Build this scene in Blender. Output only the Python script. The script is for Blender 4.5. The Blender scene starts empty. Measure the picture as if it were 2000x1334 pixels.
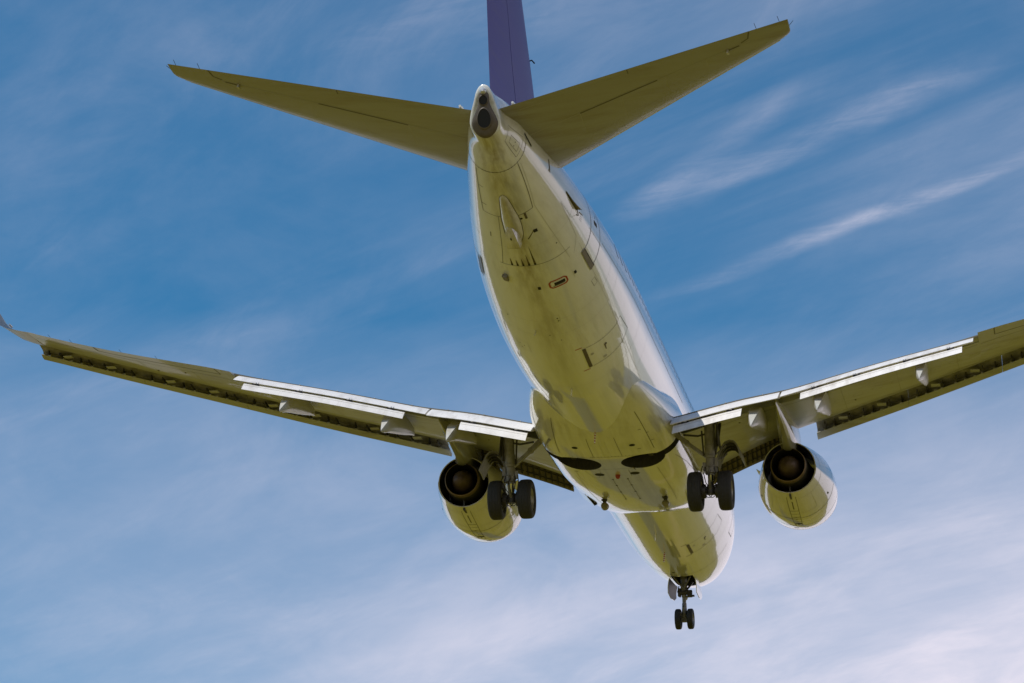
import bpy, math, random
from mathutils import Vector, Matrix
random.seed(7)
R = math.radians
sc = bpy.context.scene
col = sc.collection

# ------------------------------------------------------------------ camera, sky, sun, exposure
PITCH = R(3.0)                      # aircraft nose-up attitude
CAM_LOCAL = Vector((99.28289, 12.70704, -25.13796))   # camera in aircraft axes (x aft, y starboard, z up)
ROT = Matrix.Rotation(PITCH, 4, 'Y')
_c = ROT @ CAM_LOCAL
ALT = 1.7 - _c.z                    # eye height above the grass
AIR = Matrix.Translation((0, 0, ALT)) @ ROT
cam_d = bpy.data.cameras.new('camera'); cam = bpy.data.objects.new('camera', cam_d); col.objects.link(cam)
Rc = Matrix(((-0.18961729, 0.98183067, 0.00733676), (0.30698934, 0.0521867, 0.95028106), (0.9326322, 0.18244202, -0.31130705)))
cam.matrix_world = ROT.copy()
cam.matrix_world = Matrix.Translation((_c.x, _c.y, _c.z + ALT)) @ ROT.to_3x3().to_4x4() @ Rc.transposed().to_4x4()
cam_d.sensor_width = 36.0
cam_d.lens = 5745.1226 / 2000 * 36.0
cam_d.clip_start = 0.5; cam_d.clip_end = 40000
sc.camera = cam
sc.view_settings.view_transform = 'Standard'; sc.view_settings.look = 'None'
sc.view_settings.exposure = 0.0; sc.view_settings.gamma = 1.0

SUNV = ROT.to_3x3() @ Vector((0.30, -0.42, 0.916)); SUNV.normalize()
sun_el = math.asin(SUNV.z)
sd = bpy.data.lights.new('sun', 'SUN'); sd.energy = 4.2; sd.angle = R(0.5); sd.color = (1.0, 0.95, 0.87)
so = bpy.data.objects.new('sun', sd); col.objects.link(so)
so.rotation_mode = 'QUATERNION'; so.rotation_quaternion = SUNV.to_track_quat('Z', 'Y')

def build_world():
    w = bpy.data.worlds.new('World'); sc.world = w; w.use_nodes = True
    nt = w.node_tree; N = nt.nodes; L = nt.links
    for n in list(N): N.remove(n)
    out = N.new('ShaderNodeOutputWorld'); bg = N.new('ShaderNodeBackground'); L.new(bg.outputs[0], out.inputs[0])
    sky = N.new('ShaderNodeTexSky'); sky.sky_type = 'NISHITA'; sky.sun_disc = False
    sky.sun_elevation = sun_el; sky.sun_rotation = math.atan2(SUNV.x, SUNV.y)
    sky.air_density = 1.0; sky.dust_density = 0.3; sky.ozone_density = 1.6
    tc = N.new('ShaderNodeTexCoord')
    def math_(op, a, b=None, clamp=False):
        m = N.new('ShaderNodeMath'); m.operation = op; m.use_clamp = clamp
        for i, v in enumerate((a, b)):
            if v is None: continue
            if isinstance(v, (int, float)): m.inputs[i].default_value = v
            else: L.new(v, m.inputs[i])
        return m.outputs[0]
    # the cloud sheet: directions projected on a plane high overhead, so that streaks shrink towards the horizon
    sep = N.new('ShaderNodeSeparateXYZ'); L.new(tc.outputs['Generated'], sep.inputs[0])
    zz = math_('MAXIMUM', math_('ADD', sep.outputs[2], 0.06), 0.02)
    px = math_('DIVIDE', sep.outputs[0], zz); py = math_('DIVIDE', sep.outputs[1], zz)
    cmb = N.new('ShaderNodeCombineXYZ'); L.new(px, cmb.inputs[0]); L.new(py, cmb.inputs[1])
    def noise(scale, rot, stretch, detail, rough, dist=0.0, loc=(0, 0, 0)):
        mp = N.new('ShaderNodeMapping'); L.new(cmb.outputs[0], mp.inputs[0])
        mp.inputs['Rotation'].default_value = (0, 0, rot); mp.inputs['Scale'].default_value = stretch
        mp.inputs['Location'].default_value = loc
        # rotate first, then stretch
        mp.vector_type = 'TEXTURE'
        n = N.new('ShaderNodeTexNoise'); L.new(mp.outputs[0], n.inputs[0])
        n.inputs['Scale'].default_value = scale; n.inputs['Detail'].default_value = detail
        n.inputs['Roughness'].default_value = rough; n.inputs['Distortion'].default_value = dist
        return n.outputs['Fac']
    def ramp(v, a, b, lo=0.0, hi=1.0):
        m = N.new('ShaderNodeMapRange'); m.interpolation_type = 'SMOOTHSTEP'
        L.new(v, m.inputs[0]); m.inputs[1].default_value = a; m.inputs[2].default_value = b
        m.inputs[3].default_value = lo; m.inputs[4].default_value = hi
        return m.outputs[0]
    CL = CLOUD
    def add(a, b, clamp=False): return math_('ADD', a, b, clamp)
    def mul(a, b, clamp=False): return math_('MULTIPLY', a, b, clamp)
    RT = 0.97                                  # the wind direction the cirrus is combed along
    soft = ramp(noise(0.9, RT, (2.6, 0.8, 1), 7, 0.58, 0.4, (3, 1, 0)), 0.36, 0.70)
    bands = ramp(noise(3.2, RT + 0.05, (3.6, 0.9, 1), 8, 0.6, 0.5, (1.3, 0.2, 0)), 0.40, 0.72)
    fib = ramp(noise(13, RT - 0.25, (2.4, 0.9, 1), 9, 0.62, 0.7), 0.32, 0.74)
    mott = ramp(noise(5.5, 0.6, (1.6, 0.9, 1), 10, 0.62, 0.5, (5, 2, 0)), 0.32, 0.74)
    patchy = ramp(noise(1.7, RT, (1.6, 1.0, 1), 5, 0.6, 0.5, (7, 4, 0)), 0.38, 0.66)
    pyc = math_('MAXIMUM', math_('MINIMUM', py, 0.25), -1.2)
    t = mul(math_('SUBTRACT', CL['z0'], sep.outputs[2]), add(CL['kz'], mul(pyc, CL['ky'])))
    t = math_('MAXIMUM', t, 0.0)
    t = add(t, math_('MAXIMUM', mul(math_('SUBTRACT', 0.22, sep.outputs[2]), 3.8), 0.0))
    veil = mul(t, add(0.58, add(mul(soft, 0.40), mul(mott, 0.22))), True)
    m = add(veil, mul(bands, add(CL['bk'], mul(fib, 0.09))))
    m = add(m, mul(mul(mott, add(patchy, 0.3)), 0.065))
    m = add(m, mul(ramp(py, -0.5, 0.05), add(0.03, mul(bands, 0.10))))
    fine = ramp(noise(26, RT + 0.35, (3.0, 0.9, 1), 8, 0.65, 0.9, (2, 9, 0)), 0.36, 0.66)
    wob = noise(9, RT, (1.5, 1, 1), 4, 0.5)
    for (ax, ay, bx, by, wd, st) in CL['streaks']:
        L0 = math.hypot(bx-ax, by-ay); dx, dy = (bx-ax)/L0, (by-ay)/L0
        qx, qy = math_('SUBTRACT', px, ax), math_('SUBTRACT', py, ay)
        al = add(mul(qx, dx), mul(qy, dy)); ac = add(mul(qx, -dy), mul(qy, dx))
        ac = add(ac, mul(math_('SUBTRACT', wob, 0.5), wd*5.5))
        k = ramp(math_('ABSOLUTE', ac), 0.0, wd*2.6, 1.0, 0.0)
        k = mul(k, mul(ramp(al, -0.06, L0*0.35), ramp(al, L0*0.8, L0 + 0.12, 1.0, 0.0)))
        m = add(m, mul(mul(k, st), add(0.12, mul(mul(add(fib, mul(fine, 0.8)), add(0.35, mott)), 0.8))))
    m = add(m, 0.0, True)
    tint = N.new('ShaderNodeMix'); tint.data_type = 'RGBA'; tint.blend_type = 'MULTIPLY'; tint.inputs[0].default_value = 1.0
    L.new(sky.outputs[0], tint.inputs[6]); tint.inputs[7].default_value = CL['tint']
    mix = N.new('ShaderNodeMix'); mix.data_type = 'RGBA'
    L.new(m, mix.inputs[0]); L.new(tint.outputs[2], mix.inputs[6]); mix.inputs[7].default_value = CL['col']
    L.new(mix.outputs[2], bg.inputs[0]); bg.inputs[1].default_value = 0.1
CLOUD = dict(z0=0.366, kz=9.4, ky=7.0, bk=0.035,
             streaks=((-1.950, -0.290, -1.840, -0.195, 0.009, 0.17), (-1.965, -0.290, -1.79, -0.06, 0.010, 0.20), (-2.12, -0.31, -1.86, 0.08, 0.0075, 0.22), (-1.72, -0.47, -1.64, -0.30, 0.02, 0.08)),
             tint=(0.31, 0.85, 1.06, 1), col=(8.8, 8.2, 9.2, 1))
build_world()

# ------------------------------------------------------------------ materials
def nodes_of(m):
    m.use_nodes = True
    return m.node_tree, m.node_tree.nodes, m.node_tree.links, m.node_tree.nodes['Principled BSDF']

def plain(name, c, rough=0.5, metal=0.0, coat=0.0, var=0.0, vscale=3.0, bump=0.0):
    m = bpy.data.materials.new(name); nt, N, L, b = nodes_of(m)
    b.inputs['Base Color'].default_value = (*c, 1); b.inputs['Roughness'].default_value = rough
    b.inputs['Metallic'].default_value = metal; b.inputs['Coat Weight'].default_value = coat
    b.inputs['Coat Roughness'].default_value = 0.05
    tc = N.new('ShaderNodeTexCoord')
    n = N.new('ShaderNodeTexNoise'); L.new(tc.outputs['Object'], n.inputs[0])
    n.inputs['Scale'].default_value = vscale; n.inputs['Detail'].default_value = 6; n.inputs['Roughness'].default_value = 0.6
    mr = N.new('ShaderNodeMapRange'); L.new(n.outputs['Fac'], mr.inputs[0])
    mr.inputs[1].default_value = 0.3; mr.inputs[2].default_value = 0.7
    mr.inputs[3].default_value = 1 - var; mr.inputs[4].default_value = 1 + var * 0.5
    mx = N.new('ShaderNodeMix'); mx.data_type = 'RGBA'; mx.blend_type = 'MULTIPLY'; mx.inputs[0].default_value = 1
    mx.inputs[6].default_value = (*c, 1)
    cb = N.new('ShaderNodeCombineColor'); [L.new(mr.outputs[0], cb.inputs[i]) for i in range(3)]
    L.new(cb.outputs[0], mx.inputs[7]); L.new(mx.outputs[2], b.inputs['Base Color'])
    if bump:
        bp = N.new('ShaderNodeBump'); bp.inputs['Strength'].default_value = bump; bp.inputs['Distance'].default_value = 0.02
        L.new(n.outputs['Fac'], bp.inputs['Height']); L.new(bp.outputs[0], b.inputs['Normal'])
    return m

def paint(name, c, rough=0.16, coat=1.0, dirt=0.25, dirtcol=(0.16, 0.11, 0.05), stretch=(0.05, 2.2, 2.2), wave=0.055, spots=0.0, keel=0.0):
    """gloss airliner paint: airflow streaks of grime running fore and aft, faintly wavy skin panels"""
    m = bpy.data.materials.new(name); nt, N, L, b = nodes_of(m)
    tc = N.new('ShaderNodeTexCoord')
    mp = N.new('ShaderNodeMapping'); L.new(tc.outputs['Object'], mp.inputs[0]); mp.inputs['Scale'].default_value = stretch
    n = N.new('ShaderNodeTexNoise'); L.new(mp.outputs[0], n.inputs[0]); n.inputs['Scale'].default_value = 2.2
    n.inputs['Detail'].default_value = 9; n.inputs['Roughness'].default_value = 0.62
    n2 = N.new('ShaderNodeTexNoise'); L.new(tc.outputs['Object'], n2.inputs[0]); n2.inputs['Scale'].default_value = 0.5
    n2.inputs['Detail'].default_value = 5
    mr = N.new('ShaderNodeMapRange'); L.new(n.outputs['Fac'], mr.inputs[0]); mr.inputs[1].default_value = 0.42; mr.inputs[2].default_value = 0.72
    m2 = N.new('ShaderNodeMapRange'); L.new(n2.outputs['Fac'], m2.inputs[0]); m2.inputs[1].default_value = 0.35; m2.inputs[2].default_value = 0.7
    mu = N.new('ShaderNodeMath'); mu.operation = 'MULTIPLY'; L.new(mr.outputs[0], mu.inputs[0]); L.new(m2.outputs[0], mu.inputs[1])
    mu2 = N.new('ShaderNodeMath'); mu2.operation = 'MULTIPLY'; L.new(mu.outputs[0], mu2.inputs[0]); mu2.inputs[1].default_value = dirt * 2
    fac = mu2.outputs[0]
    if keel:
        # fluid and soot streak along the keel line: |y| small, below
        sp = N.new('ShaderNodeSeparateXYZ'); L.new(tc.outputs['Object'], sp.inputs[0])
        ab = N.new('ShaderNodeMath'); ab.operation = 'ABSOLUTE'; L.new(sp.outputs[1], ab.inputs[0])
        k1 = N.new('ShaderNodeMapRange'); k1.interpolation_type = 'SMOOTHSTEP'; L.new(ab.outputs[0], k1.inputs[0])
        k1.inputs[1].default_value = 0.0; k1.inputs[2].default_value = 0.55; k1.inputs[3].default_value = keel; k1.inputs[4].default_value = 0
        k2 = N.new('ShaderNodeMapRange'); k2.interpolation_type = 'SMOOTHSTEP'; L.new(sp.outputs[2], k2.inputs[0])
        k2.inputs[1].default_value = 1.2; k2.inputs[2].default_value = 1.5; k2.inputs[3].default_value = 1; k2.inputs[4].default_value = 0
        k3 = N.new('ShaderNodeMapRange'); k3.interpolation_type = 'SMOOTHSTEP'; L.new(sp.outputs[0], k3.inputs[0])
        k3.inputs[1].default_value = 25; k3.inputs[2].default_value = 34; k3.inputs[3].default_value = 0.25; k3.inputs[4].default_value = 1
        k4 = N.new('ShaderNodeMapRange'); L.new(n.outputs['Fac'], k4.inputs[0]); k4.inputs[1].default_value = 0.3; k4.inputs[2].default_value = 0.6
        k4.inputs[3].default_value = 0.35; k4.inputs[4].default_value = 1
        cur = k1.outputs[0]
        for kk in (k2, k3, k4):
            q = N.new('ShaderNodeMath'); q.operation = 'MULTIPLY'; L.new(cur, q.inputs[0]); L.new(kk.outputs[0], q.inputs[1]); cur = q.outputs[0]
        ad = N.new('ShaderNodeMath'); ad.operation = 'ADD'; ad.use_clamp = True; L.new(fac, ad.inputs[0]); L.new(cur, ad.inputs[1]); fac = ad.outputs[0]
    mx = N.new('ShaderNodeMix'); mx.data_type = 'RGBA'; L.new(fac, mx.inputs[0])
    mx.inputs[6].default_value = (*c, 1); mx.inputs[7].default_value = (*dirtcol, 1)
    L.new(mx.outputs[2], b.inputs['Base Color'])
    b.inputs['Roughness'].default_value = rough; b.inputs['Coat Weight'].default_value = coat
    b.inputs['Coat Roughness'].default_value = 0.02; b.inputs['Coat IOR'].default_value = 1.55
    if wave:
        n3 = N.new('ShaderNodeTexNoise'); L.new(tc.outputs['Object'], n3.inputs[0]); n3.inputs['Scale'].default_value = 1.6; n3.inputs['Detail'].default_value = 4; n3.inputs['Roughness'].default_value = 0.6
        bp = N.new('ShaderNodeBump'); bp.inputs['Strength'].default_value = 1.0; bp.inputs['Distance'].default_value = wave * 0.05
        L.new(n3.outputs['Fac'], bp.inputs['Height']); L.new(bp.outputs[0], b.inputs['Coat Normal']); L.new(bp.outputs[0], b.inputs['Normal'])
    return m

M = {}
M['white'] = paint('white_gloss_paint', (0.72, 0.72, 0.68), dirt=0.15, keel=0.55)
M['belly'] = paint('belly_gloss_paint', (0.70, 0.69, 0.64), dirt=0.3)
M['wing'] = paint('grey_wing_paint', (0.42, 0.42, 0.40), rough=0.4, coat=0.18, dirt=0.35, stretch=(1.6, 0.14, 2), wave=0.02)
M['stab'] = paint('grey_stabilizer_paint', (0.30, 0.295, 0.275), rough=0.45, coat=0.2, dirt=0.35, stretch=(1.6, 0.14, 2), wave=0.02)
M['flap'] = paint('light_flap_paint', (0.72, 0.69, 0.67), rough=0.4, coat=0.2, dirt=0.34, stretch=(0.35, 1.6, 0.5), wave=0.0)
M['pylon'] = paint('grey_pylon_paint', (0.36, 0.355, 0.33), rough=0.25, coat=0.7, dirt=0.35, wave=0.02)
M['canoe'] = paint('fairing_paint', (0.46, 0.45, 0.42), rough=0.35, coat=0.2, dirt=0.3, wave=0.0)
M['nacelle'] = paint('white_nacelle_paint', (0.66, 0.65, 0.61), dirt=0.2, wave=0.03)
M['purple'] = paint('purple_tail_paint', (0.050, 0.020, 0.20), rough=0.5, coat=0.12, dirt=0.1, wave=0.02)
M['yellow'] = paint('yellow_tail_paint', (0.62, 0.5, 0.05), dirt=0.1)
M['seam'] = plain('seam_and_edge_shade', (0.13, 0.12, 0.095), 0.7)
M['softseam'] = plain('faint_panel_seam', (0.40, 0.385, 0.33), 0.6)
M['black'] = plain('black_opening', (0.012, 0.011, 0.010), 0.8)
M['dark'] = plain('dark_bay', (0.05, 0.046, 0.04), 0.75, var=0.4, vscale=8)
M['cove'] = plain('slat_cove_metal', (0.34, 0.32, 0.27), 0.5, 0.1, var=0.5, vscale=4)
M['rubber'] = plain('tyre_rubber', (0.022, 0.021, 0.020), 0.75, var=0.3, vscale=10, bump=0.1)
M['rim'] = plain('wheel_rim_alloy', (0.30, 0.29, 0.26), 0.45, 0.6, var=0.3)
M['gear'] = plain('gear_grey_paint', (0.21, 0.20, 0.18), 0.45, 0.1, var=0.35, vscale=6)
M['geardark'] = plain('gear_dark_parts', (0.06, 0.055, 0.05), 0.5, 0.3, var=0.4, vscale=9)
M['chrome'] = plain('chromed_piston', (0.75, 0.75, 0.76), 0.08, 1.0)
M['metal'] = plain('bare_metal', (0.55, 0.54, 0.52), 0.28, 0.9, var=0.2)
M['hot'] = plain('heat_stained_metal', (0.10, 0.068, 0.052), 0.5, 0.4, var=0.4, vscale=5)
M['krueger'] = plain('krueger_panel', (0.17, 0.14, 0.085), 0.6, 0.0, var=0.5, vscale=7)
M['bronze'] = plain('nozzle_bronze', (0.20, 0.14, 0.075), 0.4, 0.5, var=0.3, vscale=4)
M['duct'] = plain('fan_duct_lining', (0.03, 0.027, 0.02), 0.5, var=0.3)
M['brown'] = plain('exhaust_shroud_metal', (0.115, 0.092, 0.07), 0.5, 0.2, var=0.25, vscale=6)
M['red'] = plain('red_marking', (0.36, 0.045, 0.03), 0.5)
M['glass'] = plain('window_glass', (0.02, 0.025, 0.03), 0.08, coat=1.0)
M['lens'] = plain('lamp_lens', (0.55, 0.56, 0.58), 0.1, 0.3, coat=1.0)
M['olive'] = plain('beige_lens_cover', (0.24, 0.22, 0.14), 0.4)
M['soot'] = plain('soot_streak', (0.10, 0.075, 0.03), 0.7, var=0.5, vscale=9)
M['frame'] = plain('window_surround', (0.16, 0.17, 0.18), 0.4)
M['pane'] = plain('pane_painted_sky', (0.34, 0.36, 0.38), 0.08, coat=1.0)  # pale base colour stands in for the sky reflected in the glass
M['step'] = plain('scuffed_step', (0.20, 0.17, 0.12), 0.6, var=0.3)
M['white_mark'] = plain('white_marking', (0.75, 0.73, 0.7), 0.5)

# ------------------------------------------------------------------ mesh helpers
class MB:
    def __init__(s): s.v = []; s.f = []; s.m = []; s.smooth = []
    def add(s, verts, faces, mi=0, smooth=True):
        o = len(s.v); s.v += [tuple(p) for p in verts]
        for f in faces: s.f.append(tuple(i + o for i in f)); s.m.append(mi); s.smooth.append(smooth)
    def loft(s, rings, mi=0, cap0=False, cap1=False, closed=True, smooth=True, capmi=None):
        n = len(rings[0]); v = [p for r in rings for p in r]; f = []
        for i in range(len(rings) - 1):
            for j in range(n if closed else n - 1):
                k = (j + 1) % n
                f.append((i*n + j, i*n + k, (i+1)*n + k, (i+1)*n + j))
        s.add(v, f, mi, smooth)
        cm = mi if capmi is None else capmi
        if cap0: s.add(rings[0], [tuple(range(n))[::-1]], cm, False)
        if cap1: s.add(rings[-1], [tuple(range(n))], cm, False)
    def box(s, c, size, mi=0, rot=None, smooth=False):
        sx, sy, sz = [a / 2 for a in size]; P = []
        for x in (-sx, sx):
            for y in (-sy, sy):
                for z in (-sz, sz):
                    p = Vector((x, y, z))
                    if rot is not None: p = rot @ p
                    P.append(p + Vector(c))
        s.add(P, [(0,1,3,2),(4,6,7,5),(0,4,5,1),(2,3,7,6),(0,2,6,4),(1,5,7,3)], mi, smooth)
    def tube(s, pts, rad, mi=0, n=12, caps=True):
        pts = [Vector(p) for p in pts]
        if not isinstance(rad, (list, tuple)): rad = [rad] * len(pts)
        rings = []; ref = None
        for i, p in enumerate(pts):
            t = (pts[min(i+1, len(pts)-1)] - pts[max(i-1, 0)]).normalized()
            if ref is None:
                ref = Vector((0, 0, 1)) if abs(t.z) < 0.9 else Vector((1, 0, 0))
            a = t.cross(ref).normalized(); b = t.cross(a).normalized(); ref = -(t.cross(a)).normalized() if False else ref
            rings.append([p + (a * math.cos(2*math.pi*k/n) + b * math.sin(2*math.pi*k/n)) * rad[i] for k in range(n)])
        s.loft(rings, mi, caps, caps)
    def lathe(s, c, axis, prof, mi=0, n=48, mis=None):
        """prof: list of (along axis, radius)"""
        ax = Vector(axis).normalized(); a = ax.orthogonal().normalized(); b = ax.cross(a)
        rings = [[Vector(c) + ax * t + (a * math.cos(2*math.pi*k/n) + b * math.sin(2*math.pi*k/n)) * r for k in range(n)] for t, r in prof]
        if mis is None: s.loft(rings, mi)
        else:
            for i in range(len(rings)-1): s.loft(rings[i:i+2], mis[i])
    def build(s, name, mats, parent=None, props=None, auto=40):
        me = bpy.data.meshes.new(name); me.from_pydata(s.v, [], s.f); me.update()
        for m in (mats if isinstance(mats, (list, tuple)) else [mats]): me.materials.append(m)
        me.polygons.foreach_set('material_index', s.m); me.polygons.foreach_set('use_smooth', s.smooth)
        import bmesh
        bm = bmesh.new(); bm.from_mesh(me); bmesh.ops.remove_doubles(bm, verts=bm.verts, dist=0.0002)
        bmesh.ops.recalc_face_normals(bm, faces=bm.faces)
        if auto:
            lim = R(auto)
            for e in bm.edges:
                if len(e.link_faces) == 2 and e.calc_face_angle(0) > lim: e.smooth = False
        bm.to_mesh(me); bm.free(); me.update()
        o = bpy.data.objects.new(name, me); col.objects.link(o)
        if parent is not None: o.parent = parent
        for k, v in (props or {}).items(): o[k] = v
        return o

def pchip(tab):
    xs = [r[0] for r in tab]; K = len(tab[0]) - 1
    def ev(x):
        x = min(max(x, xs[0]), xs[-1]); i = 0
        while i < len(xs) - 2 and x > xs[i+1]: i += 1
        out = []
        for k in range(1, K + 1):
            ys = [r[k] for r in tab]; h = xs[i+1] - xs[i]
            def slope(j):
                if j == 0 or j == len(xs) - 1:
                    a, b = (0, 1) if j == 0 else (j-1, j)
                    return (ys[b] - ys[a]) / (xs[b] - xs[a])
                d0 = (ys[j]-ys[j-1])/(xs[j]-xs[j-1]); d1 = (ys[j+1]-ys[j])/(xs[j+1]-xs[j])
                return 0 if d0*d1 <= 0 else 2*d0*d1/(d0+d1)
            t = (x - xs[i]) / h; m0, m1 = slope(i)*h, slope(i+1)*h
            out.append((2*t**3-3*t*t+1)*ys[i] + (t**3-2*t*t+t)*m0 + (-2*t**3+3*t*t)*ys[i+1] + (t**3-t*t)*m1)
        return out
    return ev
def sstep(a, b, x):
    t = min(max((x-a)/(b-a), 0), 1); return t*t*(3-2*t)

# ------------------------------------------------------------------ aircraft root and fuselage surface
jet = bpy.data.objects.new('passenger_jet', None); col.objects.link(jet)
jet.matrix_world = AIR
bpy.context.view_layer.update()
jet['label'] = 'white twin-engine passenger jet with purple tail, wheels and flaps down, flying overhead on approach'
jet['category'] = 'airplane'

FUS = pchip([  # x, half width, top, bottom, height of widest point
    (0.00, 0.02, -0.70, -0.74, -0.72), (0.06, 0.20, -0.53, -0.92, -0.72), (0.22, 0.42, -0.34, -1.13, -0.71), (0.55, 0.68, -0.06, -1.36, -0.68), (1.0, 0.95, 0.22, -1.57, -0.6),
    (1.6, 1.20, 0.62, -1.76, -0.48), (2.4, 1.45, 1.25, -1.92, -0.32), (3.2, 1.63, 1.58, -2.02, -0.18),
    (4.2, 1.76, 1.76, -2.09, -0.08), (5.5, 1.85, 1.86, -2.12, 0.0), (6.5, 1.88, 1.88, -2.13, 0.0), (16, 1.88, 1.88, -2.13, 0.0),
    (25.2, 1.88, 1.88, -2.13, 0.0), (27.0, 1.86, 1.88, -2.02, 0.02), (28.5, 1.80, 1.88, -1.81, 0.06), (30.0, 1.70, 1.88, -1.52, 0.13),
    (31.5, 1.55, 1.87, -1.18, 0.25), (33.0, 1.34, 1.85, -0.80, 0.42), (34.5, 1.08, 1.81, -0.42, 0.6), (36.0, 0.79, 1.76, -0.05, 0.78),
    (37.0, 0.57, 1.70, 0.20, 0.86), (37.78, 0.38, 1.62, 0.40, 0.92)])
XEND = 37.78
def teardrop(ph):   # end ring, half width by angle; same parameter as the sections
    c = math.cos(ph); z = 0.98 - 0.58 * c if c > 0 else 0.98 - 0.62 * c
    t = (z - 0.40) / 1.20
    w = 0.37 * math.sqrt(max(0, 1 - (max(0.32 - t, 0)/0.32)**2)) * (1 - 0.52 * sstep(0.28, 1.0, t)) * math.sqrt(max(0, 1 - (max(t - 0.80, 0)/0.20)**2))
    return (w if math.sin(ph) >= 0 else -w), z
def fus(x, ph):
    """point on the fuselage: ph = 0 keel, pi/2 starboard, pi crown"""
    w, zt, zb, zc = FUS(x)
    c = math.cos(ph)
    y = w * math.sin(ph); z = zc - (zc - zb) * c if c > 0 else zc - (zt - zc) * c
    if x > 35.8:
        k = sstep(36.7, XEND, x); ty, tz = teardrop(ph % (2*math.pi))
        y = y * (1-k) + ty * k; z = z * (1-k) + tz * k
        x = x + 0.33 * sstep(35.8, XEND, x) * (z - 0.98)
    return Vector((x, y, z))
def fus_n(x, ph):
    e = 1e-3
    a = fus(x + e, ph) - fus(x - e, ph); b = fus(x, ph + e) - fus(x, ph - e)
    return b.cross(a).normalized() * 1.0
def on(surf, x, ph, h=0.0):
    n = fus_n(x, ph) if surf is fus else None
    return surf(x, ph) + n * h
if (fus_n(20, 0.0)).z > 0:
    _fn = fus_n
    def fus_n(x, ph): return -_fn(x, ph)

def nrm(surf, x, ph):
    if surf is fus: return fus_n(x, ph)
    e = 2e-3; a = surf(x + e, ph) - surf(x - e, ph); b = surf(x, ph + e) - surf(x, ph - e); n = b.cross(a).normalized()
    return n if n.dot(surf(x, ph) - Vector((x, 0, -1.3))) > 0 else -n
def ribbon(mb, path, width, mi, h=0.004, step=0.12, surf=None, taper=1.0):
    """a thin strip lying on the skin along a path of (x, degrees from keel)"""
    surf = surf or fus; pts = []
    for i in range(len(path) - 1):
        (x0, a0), (x1, a1) = path[i], path[i+1]
        d = math.hypot(x1-x0, R(a1-a0)*1.9); k = max(1, int(d/step))
        for j in range(k): pts.append((x0+(x1-x0)*j/k, a0+(a1-a0)*j/k))
    pts.append(path[-1])
    P = [surf(x, R(a)) for x, a in pts]; Nn = [nrm(surf, x, R(a)) for x, a in pts]
    A = []; B = []
    for i, p in enumerate(P):
        w = width*(1 + (taper - 1)*i/max(1, len(P)-1))
        t = (P[min(i+1, len(P)-1)] - P[max(i-1, 0)]).normalized(); s = t.cross(Nn[i]).normalized() * w/2
        A.append(p + s + Nn[i]*h); B.append(p - s + Nn[i]*h)
    mb.add(A + B, [(i, i+1, len(A)+i+1, len(A)+i) for i in range(len(A)-1)], mi, True)
def patch(mb, poly, mi, h=0.005, n=6, surf=None):
    """quad patch, corners (x, degrees), laid on the skin"""
    surf = surf or fus; g = []
    for i in range(n+1):
        for j in range(n+1):
            u, v = i/n, j/n
            x = (poly[0][0]*(1-u)+poly[1][0]*u)*(1-v) + (poly[3][0]*(1-u)+poly[2][0]*u)*v
            a = (poly[0][1]*(1-u)+poly[1][1]*u)*(1-v) + (poly[3][1]*(1-u)+poly[2][1]*u)*v
            g.append(surf(x, R(a)) + nrm(surf, x, R(a))*h)
    mb.add(g, [(i*(n+1)+j, (i+1)*(n+1)+j, (i+1)*(n+1)+j+1, i*(n+1)+j+1) for i in range(n) for j in range(n)], mi, True)
def rect(mb, x0, x1, a0, a1, mi, **k): patch(mb, [(x0, a0), (x1, a0), (x1, a1), (x0, a1)], mi, **k)
def disc(mb, x, a, r, mi, surf=None, h=0.005, n=20, sx=1.0):
    surf = surf or fus; c = surf(x, R(a)); N_ = nrm(surf, x, R(a)); t = (Vector((1, 0, 0)) - N_*N_.x).normalized(); b = N_.cross(t)
    mb.add([c + N_*h + t*r*sx*math.cos(2*math.pi*k/n) + b*r*math.sin(2*math.pi*k/n) for k in range(n)], [tuple(range(n))], mi, False)
def join_details(o, mb, mats):
    """marks and seams join the mesh of the part they are on"""
    import bmesh
    base = len(o.data.materials)
    for m in mats: o.data.materials.append(m)
    me = bpy.data.meshes.new('tmp'); me.from_pydata(mb.v, [], mb.f); me.update()
    for m in range(base + len(mats)): me.materials.append(M['black'])
    me.polygons.foreach_set('material_index', [m + base for m in mb.m]); me.polygons.foreach_set('use_smooth', mb.smooth)
    bm = bmesh.new(); bm.from_mesh(o.data); bm.from_mesh(me); bm.to_mesh(o.data); bm.free(); bpy.data.meshes.remove(me)

def cut(o, cutters):
    for c in cutters:
        md = o.modifiers.new('cut', 'BOOLEAN'); md.operation = 'DIFFERENCE'; md.object = c; md.solver = 'EXACT'
        try: md.material_mode = 'TRANSFER'
        except Exception: pass
    dg = bpy.context.evaluated_depsgraph_get(); me = bpy.data.meshes.new_from_object(o.evaluated_get(dg))
    o.modifiers.clear(); o.data = me

# cutters for the wheel wells and the nose gear bay
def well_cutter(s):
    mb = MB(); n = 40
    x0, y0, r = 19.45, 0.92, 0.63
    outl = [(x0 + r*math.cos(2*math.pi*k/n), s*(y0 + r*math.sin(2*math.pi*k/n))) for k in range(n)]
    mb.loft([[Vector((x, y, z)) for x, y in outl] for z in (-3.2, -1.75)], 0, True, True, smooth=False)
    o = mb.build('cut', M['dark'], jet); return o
def slot_cutter(s):
    mb = MB(); mb.box((19.66, s*1.75, -2.2), (0.46, 1.2, 1.3)); return mb.build('cut', M['dark'], jet)
def nose_cutter():
    mb = MB(); mb.box((3.75, 0, -2.3), (1.9, 0.74, 1.5)); return mb.build('cut', M['dark'], jet)
cutters = [well_cutter(-1), well_cutter(1), slot_cutter(-1), slot_cutter(1), nose_cutter()]

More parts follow.
